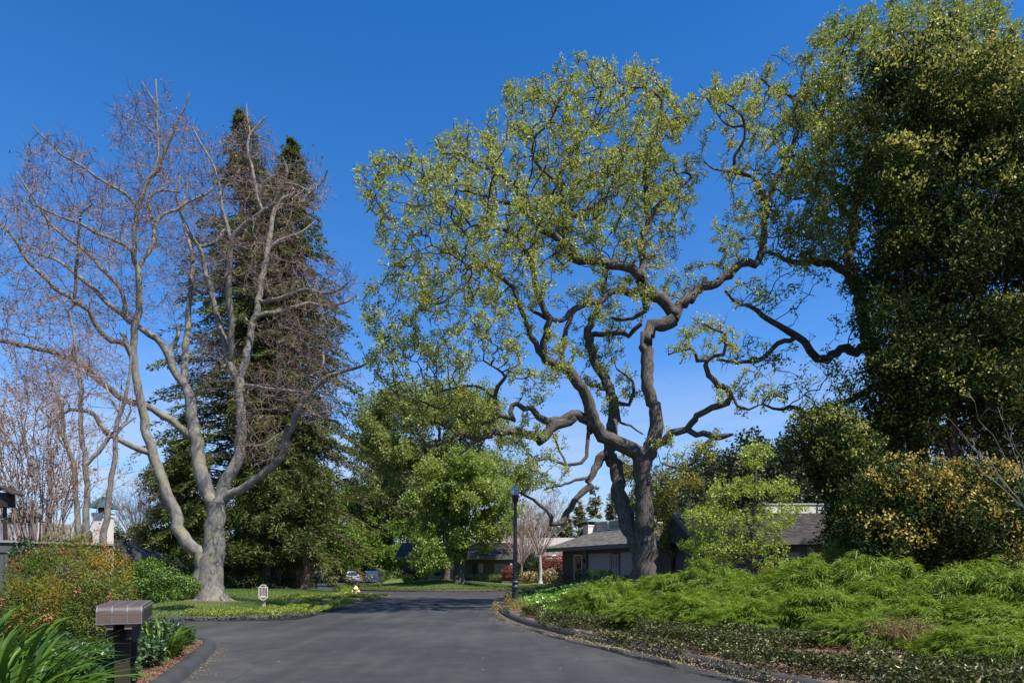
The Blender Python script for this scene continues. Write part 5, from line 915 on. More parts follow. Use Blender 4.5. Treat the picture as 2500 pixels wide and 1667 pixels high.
Buf().box(-.075, .085, .16, .32, -.1, .922).build('post', M['post_brown'], mb, local=True); Buf().box(-.075, .085, 1.16, 1.32, -.1, .922).build('post', M['post_brown'], mb, local=True)
bk = thing('mailbox_bank', 'black mailbox bank on two stout posts beside the far drive', 'mailbox', (GX(761, 62), 62, .1))
Buf().prism([(-.72, .85), (.72, .85), (.8, 1.0), (.8, 1.28), (.74, 1.36), (-.74, 1.36), (-.8, 1.28), (-.8, 1.0)], 'y', -.25, .25).build('cabinet', M['black_wood'], bk, local=True)
for x in (-.5, .4): Buf().box(x - .1, x + .1, -.1, .1, -.1, .85).build('post', M['black_wood'], bk, local=True)
for i in range(6): Buf().box(-.7 + i * .24, -.7 + i * .24 + .2, -.27, -.252, 1.0, 1.28).build('door', M['door_dark'], bk, local=True)

# ---------------------------------------------------------------- address sign
SY_ = 24.9; sx = GX(643, SY_); sz = float(h_isl(sx, SY_)); q = F / SY_
sg = thing('address_sign', 'brown and cream address sign with white numbers and an arrow on the lawn edge', 'sign', (sx, SY_, sz)); zt = GZ(1431.6, SY_) - sz; zb = GZ(1459, SY_) - sz
Buf().box(-.05, .05, .035, .10, -.1, zb + .25).build('post', M['post_tan'], sg, local=True)
b = Buf(); hw = .165; ar = .115
b.box(-hw, hw, -.01, .03, zb, zt)
for s, z in ((1, zt), (-1, zb)):
    a = np.linspace(0, math.pi, 13); pl = [(math.cos(t) * ar, z + s * (math.sin(t) * .085)) for t in a]; b.prism(pl, 'y', -.008, .028)
pn = b.build('board', M['sign_brown'], sg, local=True); b = Buf()
b.box(-hw, -hw + .026, -.022, -.011, zb, zt); b.box(hw - .026, hw, -.022, -.011, zb, zt); b.box(-hw + .026, hw - .026, -.022, -.011, zt - .026, zt); b.box(-hw + .026, hw - .026, -.022, -.011, zb, zb + .026)
for s, z in ((1, zt), (-1, zb)):
    a = np.linspace(0, math.pi, 17); n = len(a); V = [(math.cos(t) * r, yy, z + s * math.sin(t) * r2) for yy in (-.022, -.009) for r, r2 in ((ar, .085), (ar - .026, .059)) for t in a]
    b.add(V, [(i, i + 1, n + i + 1, n + i) for i in range(n - 1)] + [(i, i + 1, 2 * n + i + 1, 2 * n + i) for i in range(n - 1)] + [(n + i, n + i + 1, 3 * n + i + 1, 3 * n + i) for i in range(n - 1)])
b.build('border', M['sign_cream'], pn, local=True)
DG = bpy.context.evaluated_depsgraph_get()
def text(s, size, mat, parent, loc, name='lettering'):
    cu = bpy.data.curves.new(name, 'FONT'); cu.body = s; cu.size = size; cu.align_x = 'CENTER'; cu.align_y = 'CENTER'; cu.extrude = .002; cu.offset = size * .004; o = bpy.data.objects.new(name, cu); COL.objects.link(o)
    bpy.context.view_layer.update(); me = bpy.data.meshes.new_from_object(o.evaluated_get(bpy.context.evaluated_depsgraph_get())); bpy.data.objects.remove(o); me.materials.clear(); me.materials.append(mat)
    t = bpy.data.objects.new(name, me); COL.objects.link(t); t.parent = parent; t.location = loc; t.rotation_euler = (math.radians(90), 0, 0); return t
Hs = zt - zb
for i, s in enumerate(('16,19', '20,21', '22,51')): text(s, .098, M['sign_white'], pn, (0, -.015, zt - .026 - Hs * (.11 + .225 * i)))
b = Buf(); za = zb + Hs * .17; b.add([(-.11, -.016, za), (-.06, -.016, za + .036), (-.06, -.016, za + .018), (.105, -.016, za + .018), (.105, -.016, za - .018), (-.06, -.016, za - .018), (-.06, -.016, za - .036)], [(0, 1, 6, 6), (2, 3, 4, 5)]); b.build('arrow', M['sign_white'], pn, local=True)

# ---------------------------------------------------------------- hydrant, lamp post
hx, hy = -9.15, 40.0; hz = float(h_isl(hx, hy)); hd = thing('fire_hydrant', 'cream yellow fire hydrant in the groundcover at the lawn point', 'hydrant', (hx, hy, hz - .02))
Buf().lathe([(.0, 0), (.15, 0), (.15, .04), (.10, .06), (.095, .30), (.12, .33), (.12, .38), (.10, .40)], 18).build('barrel', M['hydrant'], hd, local=True, smooth=True)
Buf().lathe([(.10, .40), (.155, .42), (.155, .46), (.13, .52), (.09, .57), (.04, .60), (.035, .65), (0, .65)], 18).build('bonnet', M['hydrant'], hd, local=True, smooth=True)
for s in (-1, 1): Buf().lathe([(.07, .06), (.07, .15), (.095, .15), (.095, .21), (.03, .22), (.03, .25), (0, .25)], 12, (0, 0, .30), 'x').build('side_cap', M['hydrant'], hd, local=True, smooth=True) if s > 0 else Buf().lathe([(.07, -.06), (.07, -.15), (.095, -.15), (.095, -.21), (.03, -.22), (.03, -.25), (0, -.25)], 12, (0, 0, .30), 'x').build('side_cap', M['hydrant'], hd, local=True, smooth=True)
Buf().lathe([(.09, .06), (.09, .15), (.12, .15), (.12, .2), (.03, .21), (.03, .24), (0, .24)], 14, (0, 0, .26), 'y').build('front_cap', M['hydrant'], hd, local=True, smooth=True)
lx, ly = GX(1258, 28.0), 28.0; lz = float(h_right(lx, ly)); lp = thing('lamp_post', 'slender black street lamp with a clear acorn globe at the kerb bend', 'street lamp', (lx, ly, lz)); zg = lambda v: GZ(v, ly) - lz
Buf().lathe([(.0, -.1), (.17, -.1), (.17, .10), (.14, .16), (.13, zg(1436)), (.16, zg(1434)), (.16, zg(1430)), (.12, zg(1428)), (.12, zg(1424)), (.15, zg(1423)), (.15, zg(1419)), (.105, zg(1417))], 20).build('base', M['lamp_mid'], lp, local=True, smooth=True)
Buf().lathe([(.105, zg(1417)), (.085, zg(1330)), (.07, zg(1250)), (.065, zg(1232))], 16).build('post', M['lamp_black'], lp, local=True, smooth=True)
Buf().lathe([(.065, zg(1232)), (.075, zg(1226)), (.12, zg(1222)), (.145, zg(1214)), (.16, zg(1208.5)), (.1, zg(1208.5)), (0, zg(1208.5))], 18).build('fitter', M['lamp_black'], lp, local=True, smooth=True)
gl = Buf().lathe([(.135, zg(1208.3)), (.15, zg(1205)), (.165, zg(1199)), (.168, zg(1195.5))], 22).build('globe', M['lamp_glass'], lp, local=True, smooth=True)
Buf().lathe([(.185, zg(1195.4)), (.185, zg(1193)), (.15, zg(1190)), (.12, zg(1188)), (.06, zg(1186)), (.03, zg(1184.6)), (.035, zg(1183.6)), (0, zg(1182.4))], 22).build('globe_lid', solid('frosted_lid', (.5, .53, .55), .25, .3), lp, local=True, smooth=True)
Buf().lathe([(0, zg(1208)), (.03, zg(1207)), (.03, zg(1200)), (0, zg(1199))], 10).build('bulb', M['trim_white'], lp, local=True, smooth=True)

# ---------------------------------------------------------------- parked cars, seen from behind
def car(label, u, v, Y, paint, rz, suv=True):
    t = thing('parked_car', label, 'car', (GX(u, Y), Y, max(.0, GZ(v, Y))), rz); hw = .92
    prof = [(0, .32), (-.02, .72), (.08, .98), (.55 if suv else .75, 1.60), (.85, 1.67), (2.2, 1.66), (3.0, 1.12), (4.2, .98), (4.5, .72), (4.5, .32)]
    b = Buf(); n = len(prof); lay = []
    for s, wf in ((-1, 1), (1, 1)):
        lay.append([(s * (hw - (.17 if z > 1.3 else (.05 if z > .95 else 0))) , y, z) for y, z in prof])
    V = lay[0] + lay[1]; Fa = [(i, (i + 1) % n, n + (i + 1) % n, n + i) for i in range(n)]; V += [(-hw + .06, 2.2, .8), (hw - .06, 2.2, .8)]
    for i in range(n): j = (i + 1) % n; Fa += [(2 * n, j, i, i), (2 * n + 1, n + i, n + j, n + j)]
    b.add(V, Fa); b.build('body', paint, t, local=True)
    q = lambda s: (.08 + (.47 if suv else .67) * s, .98 + .62 * s)
    y0, z0 = q(.12); y1, z1 = q(.88); b = Buf(); b.add([(-.66, y0 - .012, z0), (.66, y0 - .012, z0), (.56, y1 - .012, z1), (-.56, y1 - .012, z1)], [(0, 1, 2, 3)]); b.build('rear_window', M['pane'], t, local=True)
    for s in (-1, 1):
        b = Buf(); b.add([(s * .93, .7, 1.08), (s * .93, 2.75, 1.06), (s * .80, 2.15, 1.52), (s * .80, .95, 1.52)], [(0, 1, 2, 3)]); b.build('side_window', M['pane'], t, local=True)
        Buf().box(*sorted((s * .56, s * .90)), -.03, .2, .80, 1.0).build('tail_light', M['red_lens'], t, local=True)
        for y in (.75, 3.6):
            wl = Buf().lathe([(0, -.11), (.2, -.11), (.33, -.10), (.35, 0), (.33, .10), (.2, .11), (0, .11)], 18, (s * .80, y, .35), 'x').build('wheel', M['tyre'], t, local=True); Buf().lathe([(0, .0), (.2, .0), (.21, .012), (0, .02)], 14, (s * .80 + s * .112, y, .35), 'x').build('rim', M['rim'], wl, local=True)
        Buf().box(*sorted((s * .93, s * 1.08)), 2.6, 2.72, 1.08, 1.22).build('mirror', paint, t, local=True)
    Buf().box(-.9, .9, -.09, .1, .42, .66).build('bumper', paint, t, local=True); Buf().box(-.8, .8, -.075, .1, .24, .415).build('lower_bumper', M['plastic'], t, local=True); Buf().box(-.17, .17, -.045, -.0, .74, .88).build('number_plate', M['plate'], t, local=True)
    Buf().box(-.5, .5, -.012, .06, .92, .965).build('boot_trim', M['plastic'], t, local=True); return t
car('silver family car parked on the far drive, seen from behind', 861, 1425, 92, M['silver'], math.radians(8)); car('dark blue family car parked beside the silver one, seen from behind', 907, 1422.5, 94, M['blue'], math.radians(6), False)

# ---------------------------------------------------------------- bird house, patio umbrella
bz = P(14, 1238, 16.2); bh = thing('bird_house', 'dark wooden bird house with a sloping roof at the left edge', 'bird house', tuple(bz))
Buf().box(-.19, .13, -.13, .13, 0, .34).build('box', M['bird_wood'], bh, local=True); b = Buf(); b.add([(-.34, -.22, .42), (.0, -.22, .45), (.30, -.22, .28), (.30, .22, .28), (.0, .22, .45), (-.34, .22, .42), (-.34, -.22, .46), (.0, -.22, .49), (.31, -.22, .31), (.31, .22, .31), (.0, .22, .49), (-.34, .22, .46)], [(0, 1, 4, 5), (1, 2, 3, 4), (6, 7, 10, 11), (7, 8, 9, 10), (0, 1, 7, 6), (1, 2, 8, 7), (3, 4, 10, 9), (4, 5, 11, 10), (2, 3, 9, 8)]); b.build('roof', M['bird_wood'], bh, local=True)
Buf().box(-.05, .01, -.03, .03, -2.0, 0).build('post', M['bird_wood'], bh, local=True); Buf().lathe([(0, 0), (.035, 0), (.035, .004), (0, .004)], 12, (-.03, -.132, .2), 'y').build('entrance', M['black_wood'], bh, local=True)
ux = P(1354, 1363, 69); um = thing('patio_umbrella', 'white patio umbrella showing above the red hedge', 'umbrella', (ux[0], 69, .8)); z = ux[2] - .8; a = np.arange(8) / 8 * 6.283; V = [(0, 0, z + .42)] + [(math.cos(t) * .95, math.sin(t) * .95, z) for t in a]; b = Buf(); b.add(V, [(0, i + 1, (i + 1) % 8 + 1) for i in range(8)]); b.build('canopy', M['umbrella'], um, local=True)
Buf().lathe([(.02, 0), (.02, z + .4)], 8).build('pole', M['trim_white'], um, local=True)

# ---------------------------------------------------------------- shrubs
shrub('photinia_hedge', 'red-tipped hedge below the white patio umbrella', 1356, 1358, 1400, 66, 34, M['photinia'], 3200, .17, .09, 'hedge', box=True, depth=.6)
shrub('photinia_shrub', 'round red-leaved shrub left of the lamp post', 1243, 1382, 1416, 62, 17, M['photinia'], 1500, .16, .08)
shrub('laurel_shrub', 'dark glossy rounded shrub beside the pale bare tree', 1294, 1352, 1412, 63, 24, M['dark_shrub'], 3000, .18, .1)
shrub('hawthorn_shrub', 'larger bronze shrub dotted with white flowers right of the pale trunk', 1352, 1390, 1426, 57, 33, M['hawthorn'], 2600, .13, .08, extra=[('flowers', M['white_flower'], 150, .09, .08, -.3)])
shrub('hawthorn_shrub', 'smaller bronze shrub with white flowers between lamp post and pale trunk', 1290, 1395, 1422, 59, 26, M['hawthorn'], 1700, .13, .08, extra=[('flowers', M['white_flower'], 90, .09, .08, -.3)])
shrub('clipped_hedge', 'clipped box hedge in front of the garage door', 1466, 1393, 1428, 44, 26, M['box'], 3000, .10, .06, 'hedge', box=True, depth=.5)
shrub('clipped_hedge', 'narrow dark clipped hedge left of the garage door', 1422, 1389, 1428, 45, 14, M['dark_shrub'], 1500, .10, .06, 'hedge', box=True, depth=.5)
shrub('clipped_hedge', 'bright green clipped hedge block beside the black mailbox stand', 725, 1410, 1434, 63, 12, M['box'], 1000, .12, .07, 'hedge', box=True, depth=.5)
shrub('clipped_hedge', 'small bright clipped hedge just right of the bare grey trunk', 549, 1399, 1424, 48, 8, M['box'], 700, .11, .07, 'hedge', box=True, depth=.4)
shrub('azalea', 'magenta flowering azalea near the middle house', 1000, 1393, 1414, 74, 19, M['hedge'], 900, .14, .08, extra=[('flowers', M['azalea'], 600, .15, .12, .0)])
shrub('green_shrub', 'bright green shrub below the magenta azalea', 996, 1403, 1419, 69, 15, M['bright_leaf'], 700, .13, .08)
tp = thing('topiary', 'dark cloud-pruned topiary in front of the middle garage door', 'topiary', (GX(1075, 68), 68, .78))
b = Buf(); sweep(b, np.array([(0, 0, -.05), (.05, 0, .6), (-.05, 0, 1.2), (0, 0, 1.75)]), np.array([.05, .045, .04, .03]), 6); b.build('trunk', M['brown_bark'], tp, local=True)
for x, z, r in ((-.3, .62, .34), (-.32, 1.25, .36), (.25, 1.2, .32), (0, 1.85, .45)):
    b = Buf(); d = rdir(420); leaves(b, np.array([x, 0, z]) + d * np.array([r, r, r * .62]) * rng.uniform(.8, 1, (420, 1)), rdir(420), d + rdir(420) * .6, .11, .06); b.build('pom_pom', M['dark_shrub'], tp, local=True)
for i, (u, v0, w_, m, lab) in enumerate([(815, 1404, 13, 'hawthorn', 'round brownish shrub left of the silver car'), (838, 1400, 8, 'hedge', 'small green shrub touching the silver car'), (883, 1396, 10, 'hawthorn', 'bronze shrub between the two parked cars'), (935, 1392, 16, 'hedge', 'leafy shrub right of the blue car'), (955, 1400, 14, 'gold_leaf', 'yellowish shrub near the slim trunk right of the blue car'), (785, 1402, 20, 'olive_leaf', 'olive shrub behind the black mailbox stand'), (970, 1385, 26, 'maple_leaf', 'dark bush behind the magenta azalea')]):
    shrub('shrub', lab, u, v0, 1425, 99, w_, M[m], 800, .2, .12, stems=False)
for i, (u, lab) in enumerate([(1145, 'first grass tuft right of the forked trunk'), (1168, 'yellowish grass tuft by the shaded wall'), (1190, 'taller pale grass tuft in the middle of the wall bed'), (1212, 'grass tuft left of the red shrub'), (1228, 'grass tuft just left of the lamp post')]):
    Y = 63.; t = thing('grass_tuft', lab, 'grass', (GX(u, Y), Y, GZ(1418, Y)), 0, 'grass tufts along the shaded wall'); b = Buf(); n = 260; a = rng.random(n) * 6.28; A = np.stack([np.cos(a) * .5, np.sin(a) * .5, np.full(n, .9)], 1) + rdir(n) * .3; leaves(b, rng.normal(size=(n, 3)) * np.array([.14, .14, 0]), A, rdir(n), rng.uniform(.4, .85, n), .035); b.build('blades', M['tuft'], t, local=True)
shrub('hedge', 'leafy green hedge below the left house eave', 352, 1372, 1470, 20.5, 68, M['hedge'], 7000, .075, .045, 'hedge', depth=.8)
shrub('rose_shrub', 'loose green shrub between the left hedge and the grey trunk', 440, 1405, 1462, 24.5, 46, M['hedge'], 3200, .08, .05, depth=.7)
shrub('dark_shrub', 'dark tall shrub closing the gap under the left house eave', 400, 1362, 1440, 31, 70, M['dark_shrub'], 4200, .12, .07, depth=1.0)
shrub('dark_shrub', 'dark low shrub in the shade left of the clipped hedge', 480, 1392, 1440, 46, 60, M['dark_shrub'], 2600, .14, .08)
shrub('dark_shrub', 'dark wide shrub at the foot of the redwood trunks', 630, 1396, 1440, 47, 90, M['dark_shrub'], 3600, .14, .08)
shrub('golden_shrub', 'golden leaved low shrub by the grey board screen', 1880, 1383, 1440, 20.5, 30, M['gold_leaf'], 1800, .06, .035)
shrub('podocarpus', 'narrow-leaved green shrub below the right house eave', 2060, 1318, 1440, 20, 48, M['hedge'], 2600, .16, .025)
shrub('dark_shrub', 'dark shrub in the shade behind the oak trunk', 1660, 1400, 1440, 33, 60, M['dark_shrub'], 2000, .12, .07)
shrub('dark_shrub', 'dark filler shrub below the tall evergreen', 2300, 1310, 1450, 23, 240, M['ever_leaf'], 6000, .13, .05, depth=1.0)
shrub('blue_shrub', 'grey-blue shrub glimpsed through the evergreen gap', 2150, 1040, 1130, 40, 45, leafmat('grey_blue_leaf', [(0, (.16, .19, .19)), (1, (.30, .34, .34))], .2, .05), 2200, .16, .07)
shrub('fern', 'bright green fern leaves behind the fire hydrant', 849, 1438, 1453, 42, 12, M['bright_leaf'], 260, .3, .07)
# red-berried nandina in front of the fence
def nandina(label, u, v0, v1, Y, wu, mat, n, nb, dep):
    t = shrub('nandina_shrub', label, u, v0, v1, Y, wu, mat, n, .062, .022, depth=dep, z0=float(h_left(GX(u, Y), Y)), stems=False); x = GX(u, Y); h = GZ(v0, Y) - float(h_left(x, Y)); hw = wu / F * Y
    b = Buf(); k = 30; A = np.stack([rng.uniform(-.55, .55, k) * hw, rng.uniform(-.2, .5, k) * dep, np.zeros(k)], 1); B = A * 1.25 + np.stack([rng.normal(size=k) * .1, rng.normal(size=k) * .1, h * rng.uniform(.6, .9, k)], 1); frusta(b, A, B, .010, .006, 5); b.build('canes', M['brown_bark'], t, local=True)
    b = Buf(); 
    for _ in range(nb):
        d = rdir(1)[0]; d[1] = -abs(d[1]); c = d * np.array([hw, dep, h * .5]) * 1.0 + np.array([0, 0, h * .5])
        for _ in range(14):
            p = c + rng.normal(size=3) * np.array([.035, .035, .05]); r = .011; b.add(p + r * np.array([(1, 0, 0), (-1, 0, 0), (0, 1, 0), (0, -1, 0), (0, 0, 1), (0, 0, -1)]), [(0, 2, 4), (2, 1, 4), (1, 3, 4), (3, 0, 4), (2, 0, 5), (1, 2, 5), (3, 1, 5), (0, 3, 5)])
    if nb: b.build('berries', M['berry'], t, local=True)['kind'] = 'stuff'
nandina('large orange-green nandina with red berries in front of the left fence', 165, 1322, 1560, 13.2, 125, M['nandina'], 15000, 5, .9)
M['nandina_orange'] = leafmat('orange_nandina_leaf', [(0, (.12, .13, .012)), (.4, (.30, .18, .02)), (.8, (.44, .19, .03)), (1, (.40, .32, .04))], .4, .02, .5, 1.2, .5)
nandina('orange-topped nandina spilling over the fence cap', 205, 1318, 1440, 13.6, 112, M['nandina_orange'], 5200, 2, .7)
nandina('pale bronze nandina with red berries behind the strap leaves', 85, 1412, 1600, 11.2, 85, M['nandina'], 7000, 6, .6)
nandina('dark green nandina with red berries behind the bronze mailboxes', 245, 1405, 1640, 11.2, 80, M['nandina_green'], 8000, 6, .7)
nandina('yellow-green shrub top beside the cream chimney', 268, 1335, 1500, 14.5, 48, M['nandina'], 3500, 0, .6)
shrub('ivy_creeper', 'dark creeper hanging over the fence cap at the left', 62, 1318, 1400, 13.4, 32, M['dark_shrub'], 900, .06, .045, depth=.3, stems=False)

# ---------------------------------------------------------------- strap-leaved clumps: every leaf an object
strap = []
for k in range(8):
    b = Buf(); n = 7; Lf = .62 + .06 * k; bend = rng.uniform(.9, 1.7); tt = np.linspace(0, 1, n); ang = 1.35 - bend * tt ** 1.3; ds = Lf / (n - 1); x = np.concatenate([[0], np.cumsum(np.cos(ang[:-1]) * ds)]); z = np.concatenate([[0], np.cumsum(np.sin(ang[:-1]) * ds)]); wd = .0185 * np.interp(tt, [0, .3, .75, .93, 1], [.8, 1, .9, .45, .03])
    V = []
    for i in range(n): V += [(x[i], -wd[i], z[i] + wd[i] * .35), (x[i], 0, z[i]), (x[i], wd[i], z[i] + wd[i] * .35)]
    b.add(V, [(3 * i + j, 3 * i + 3 + j, 3 * i + 4 + j, 3 * i + 1 + j) for i in range(n - 1) for j in (0, 1)], .97 if k == 7 else .85 * random.random()); o = b.build('leaf', M['agapanthus'], smooth=True); strap.append(o.data); bpy.data.objects.remove(o)
def agapanthus(label, x, y, n, sc, spread):
    t = thing('agapanthus', label, 'plant', (x, y, float(h_left(x, y)) - .03))
    for i in range(n):
        o = bpy.data.objects.new('leaf', strap[i % 7]); COL.objects.link(o); o.parent = t; a = random.random() * 6.283; r = spread * math.sqrt(random.random()); o.location = (math.cos(a) * r, math.sin(a) * r, 0); a2 = a + random.gauss(0, .5)
        o.rotation_euler = (random.gauss(0, .15), random.uniform(-.3, .6), a2); s = sc * random.uniform(.75, 1.2); o.scale = (s, s * random.uniform(.8, 1.15), s)
for lab, x, y, n, s, sp in (('strap-leaved clump filling the bottom left corner', -4.6, 5.9, 300, 1.22, .5), ('strap-leaved clump at the left edge behind the corner clump', -5.6, 6.8, 300, 1.3, .5), ('strap-leaved clump leaning over the ivy left of the mailboxes', -4.75, 6.8, 240, .72, .32), ('low strap-leaved clump at the bottom edge beside the ivy', -4.15, 5.2, 150, 1.0, .3), ('strap-leaved clump behind the bronze mailboxes', -6.0, 11.6, 170, .85, .3)): agapanthus(lab, x, y, n, s, sp)

# ---------------------------------------------------------------- weeping acacia mounds on the right bank
ac = []
for k in range(4):
    b = Buf(); nc = 1150; d = rdir(nc); d[:, 2] = np.abs(d[:, 2]) * 1.0; d = nrm(d + np.array([0, 0, .05])); lump = 1 + .17 * np.sin(d[:, 0] * 4.2 + k) * np.cos(d[:, 1] * 5 + 2 * k) + .09 * np.sin(d[:, 0] * 9 - k) * np.sin(d[:, 1] * 8 + d[:, 2] * 7)
    C = d * (lump * rng.uniform(.66, 1.03, nc))[:, None]; per = 24; c = np.repeat(C, per, 0); n = len(c); dd = np.repeat(d, per, 0); fl = nrm(np.repeat(nrm(d * np.array([1, 1, 0]) + rng.normal(size=(nc, 3)) * .7), per, 0)); A = fl * .55 + dd * .35 + rng.normal(size=(n, 3)) * .32 + np.array([0, 0, -.38]); c = c + rng.normal(size=(n, 3)) * .03 + np.array([0, 0, .03])
    ln = rng.uniform(.09, .19, n); Nn = dd + rng.normal(size=(n, 3)) * .5; A1 = nrm(A); A2 = nrm(A1 + np.array([0, 0, -.8])); Sd = nrm(np.cross(A1, Nn)); w_ = .0062; m = c + A1 * (ln * .5)[:, None]; e = m + A2 * (ln * .6)[:, None]
    V = np.stack([c - Sd * w_ * .5, c + Sd * w_ * .5, m + Sd * w_, e, m - Sd * w_], 1); bb = np.arange(n)[:, None] * 5; r = np.clip(np.repeat(rng.random(nc), per) * .5 + rng.random(n) * .5, 0, 1); b.add(V.reshape(-1, 3), np.concatenate([bb + np.array([0, 1, 2, 4]), bb + np.array([4, 2, 3, 3])]), np.concatenate([r, r])); o = b.build('foliage', M['acacia']); ac.append(o.data); bpy.data.objects.remove(o)
b = Buf(); k = 40; dd = nrm(rdir(k) * np.array([1, 1, .3]) + np.array([0, 0, .45])); frusta(b, dd * .03, dd * .8, .018, .006, 4); o = b.build('stems', M['brown_bark']); ac_stem = o.data; bpy.data.objects.remove(o)
mounds = [(1470, 1428, 20.2, 1.25, 'leftmost weeping green mound beside the bright ivy'), (1560, 1424, 22.2, 1.5, 'weeping mound directly in front of the oak trunk'), (1660, 1402, 21.2, 1.55, 'weeping mound just right of the oak trunk'), (1745, 1388, 20.4, 1.35, 'weeping mound below the small multi-trunk tree'), (1590, 1462, 17.6, 1.35, 'low weeping mound next to the groundcover below the oak'),
 (1720, 1450, 17.0, 1.5, 'weeping mound in the middle of the left bank'), (1840, 1418, 18.4, 1.4, 'weeping mound below the golden shrub'), (1830, 1478, 14.9, 1.25, 'front weeping mound above the bare brown patch'), (1975, 1384, 17.4, 1.7, 'tall weeping mound below the right house window'), (2090, 1372, 16.9, 1.8, 'highest weeping mound on the bank'), (2000, 1450, 14.6, 1.5, 'weeping mound left of the dead brown branches'),
 (2200, 1410, 15.6, 1.5, 'weeping mound left of the dark gap under the evergreen'), (2140, 1500, 12.6, 1.2, 'low weeping mound below the dead brown branches'), (2370, 1385, 14.8, 1.6, 'rounded weeping mound below the orange flowered shrub'), (2490, 1398, 14.0, 1.6, 'weeping mound at the right edge of the bank'), (2300, 1478, 12.4, 1.3, 'weeping mound sloping to the lower right'), (2440, 1480, 11.6, 1.3, 'large near weeping mound at the right edge'), (2390, 1548, 10.2, .95, 'weeping mound by the dark hollow at the lower right'), (2510, 1560, 9.6, .9, 'nearest weeping mound in the lower right corner'), (2640, 1420, 14.5, 1.7, 'weeping mound just beyond the right edge, upper'), (2650, 1500, 12, 1.5, 'weeping mound just beyond the right edge, middle'), (2790, 1440, 14.5, 1.7, 'farthest right weeping mound of the bank')]
for i, (u, vt, Y, R, lab) in enumerate(mounds):
    x = GX(u, Y); z0 = float(h_right(x, Y)) - .05; H = max(.5, GZ(vt, Y) - z0); t = thing('weeping_shrub', lab, 'shrub', (x, Y, z0), i * 2.1, 'weeping shrubs on the right bank'); t.scale = (R, R * .9, H * 1.02)
    for nm, me in (('foliage', ac[i % 4]), ('stems', ac_stem)): o = bpy.data.objects.new(nm, me); COL.objects.link(o); o.parent = t
def dead_branches(label, u, v, Y, R):
    x = GX(u, Y); t = thing('dead_branches', label, 'branches', tuple(P(u, v, Y))); b = Buf(); n = 700; c = rng.normal(size=(n, 3)) * np.array([R, R * .6, R * .3]); leaves(b, c, rdir(n) + np.array([0, -.3, -.6]), rdir(n), rng.uniform(.1, .22, n), .009); b.build('twigs', M['dead'], t, local=True)['kind'] = 'stuff'
dead_branches('dead grey-brown twigs in the middle of the right bank', 2205, 1528, 11.2, .30); dead_branches('rust-brown dead twigs at the bare patch', 2040, 1600, 10.9, .32); dead_branches('small dead twig patch among the weeping shrubs', 2045, 1535, 12.9, .1)
bare_bush('bare_shrub', 'pale leafless twigs sticking out at the right edge', tuple(P(2530, 1260, 13)), 9, 2.2, .9, M['syc_bark'], .012, 'shrub', lean=(-.5, 0), sub=3)

# ---------------------------------------------------------------- groundcovers, litter, grass
def scatter(poly, n, cond=None):
    xs = [p[0] for p in poly]; ys = [p[1] for p in poly]; out = np.zeros((0, 2))
    while len(out) < n:
        p = np.stack([rng.uniform(min(xs), max(xs), n * 2), rng.uniform(min(ys), max(ys), n * 2)], 1); ok = inside(p[:, 0], p[:, 1], poly)
        if cond is not None: ok &= cond(p[:, 0], p[:, 1])
        if not ok.any(): break
        out = np.vstack([out, p[ok]])
    return out[:n]
def blob(x, y, s, ph=0): return .5 + .25 * np.sin(x * s + ph) * np.cos(y * s * 1.1 - ph) + .25 * np.sin(x * s * 2.3 + y * s * 1.7 + ph * 2)
def cover(name, poly, n, hf, mat, ln, wd, hgt, cond=None, flat=.7, ph=0, lf=1.5):
    p = scatter(poly, n, cond); n = len(p); top = hgt * (.35 + .75 * blob(p[:, 0], p[:, 1], lf, ph)); z = hf(p[:, 0], p[:, 1]) + top * (1 - rng.random(n) ** 2 * .75)
    b = Buf(); A = rdir(n); A[:, 2] *= .6; leaves(b, np.column_stack([p, z]), A, rdir(n) * .8 + np.array([0, 0, flat]), ln * rng.uniform(.6, 1.3, n), wd * rng.uniform(.7, 1.2, n), None, .3); o = b.build(name, mat); o['kind'] = 'stuff'; return o
dk = lambda x, y: pdist(x, y, k_right)
jas = lambda x, y: (dk(x, y) > .33 + .12 * np.sin(y * 3)) & (dk(x, y) < 2.4 + .5 * np.sin(y * 1.1)) & ~((np.hypot(x - 2.2, (y - 16.2) * .9) < .75)) & ~((np.hypot((x - 5.2), y - 11.3) < .9)) & (blob(x, y, 3, 1) > .16)
cover('jasmine_groundcover', [(7, 3.5), (5, 6), (3.4, 9.5), (1, 17), (-.4, 23.5), (1.6, 24), (5, 16), (8, 9), (10, 4)], 78000, h_right, M['jasmine'], .062, .036, .36, jas)
ivy = lambda x, y: (dk(x, y) > .7 + .2 * np.sin(y * 2)) & (blob(x, y, 2, 4) > .12)
cover('ivy_groundcover', [(.6, 21), (-.4, 26), (-.6, 31), (1.0, 36), (4.6, 34), (4.8, 27), (4.5, 24), (2.8, 20.5), (2, 19.5)], 26000, h_right, M['ivy_bright'], .10, .085, .32, ivy, .9, 2)
cover('ivy_groundcover', [(-.7, 30), (-.6, 38), (0, 44), (4, 47), (8, 40), (6, 30), (3.5, 29), (1, 32)], 16000, h_right, M['ivy_dark'], .12, .09, .4, lambda x, y: dk(x, y) > .3)
cover('dry_edge_plants', [(-.7, 24), (-.8, 40), (.6, 40), (.6, 24)], 6000, h_right, M['hawthorn'], .06, .03, .4, lambda x, y: (dk(x, y) > .25) & (dk(x, y) < .85))
dl = lambda x, y: pdist(x, y, k_left)
cover('ivy_groundcover', [(-3.6, 4.5), (-4.3, 7), (-5.0, 9.8), (-6.1, 13.5), (-7.5, 15.2), (-9, 15.5), (-8, 11), (-6, 7), (-5, 4)], 46000, h_left, M['ivy_dark'], .08, .065, .42, lambda x, y: dl(x, y) > .34 + .1 * np.sin(y * 4), .8, 5, 2.2)
di = lambda x, y: pdist(x, y, k_island)
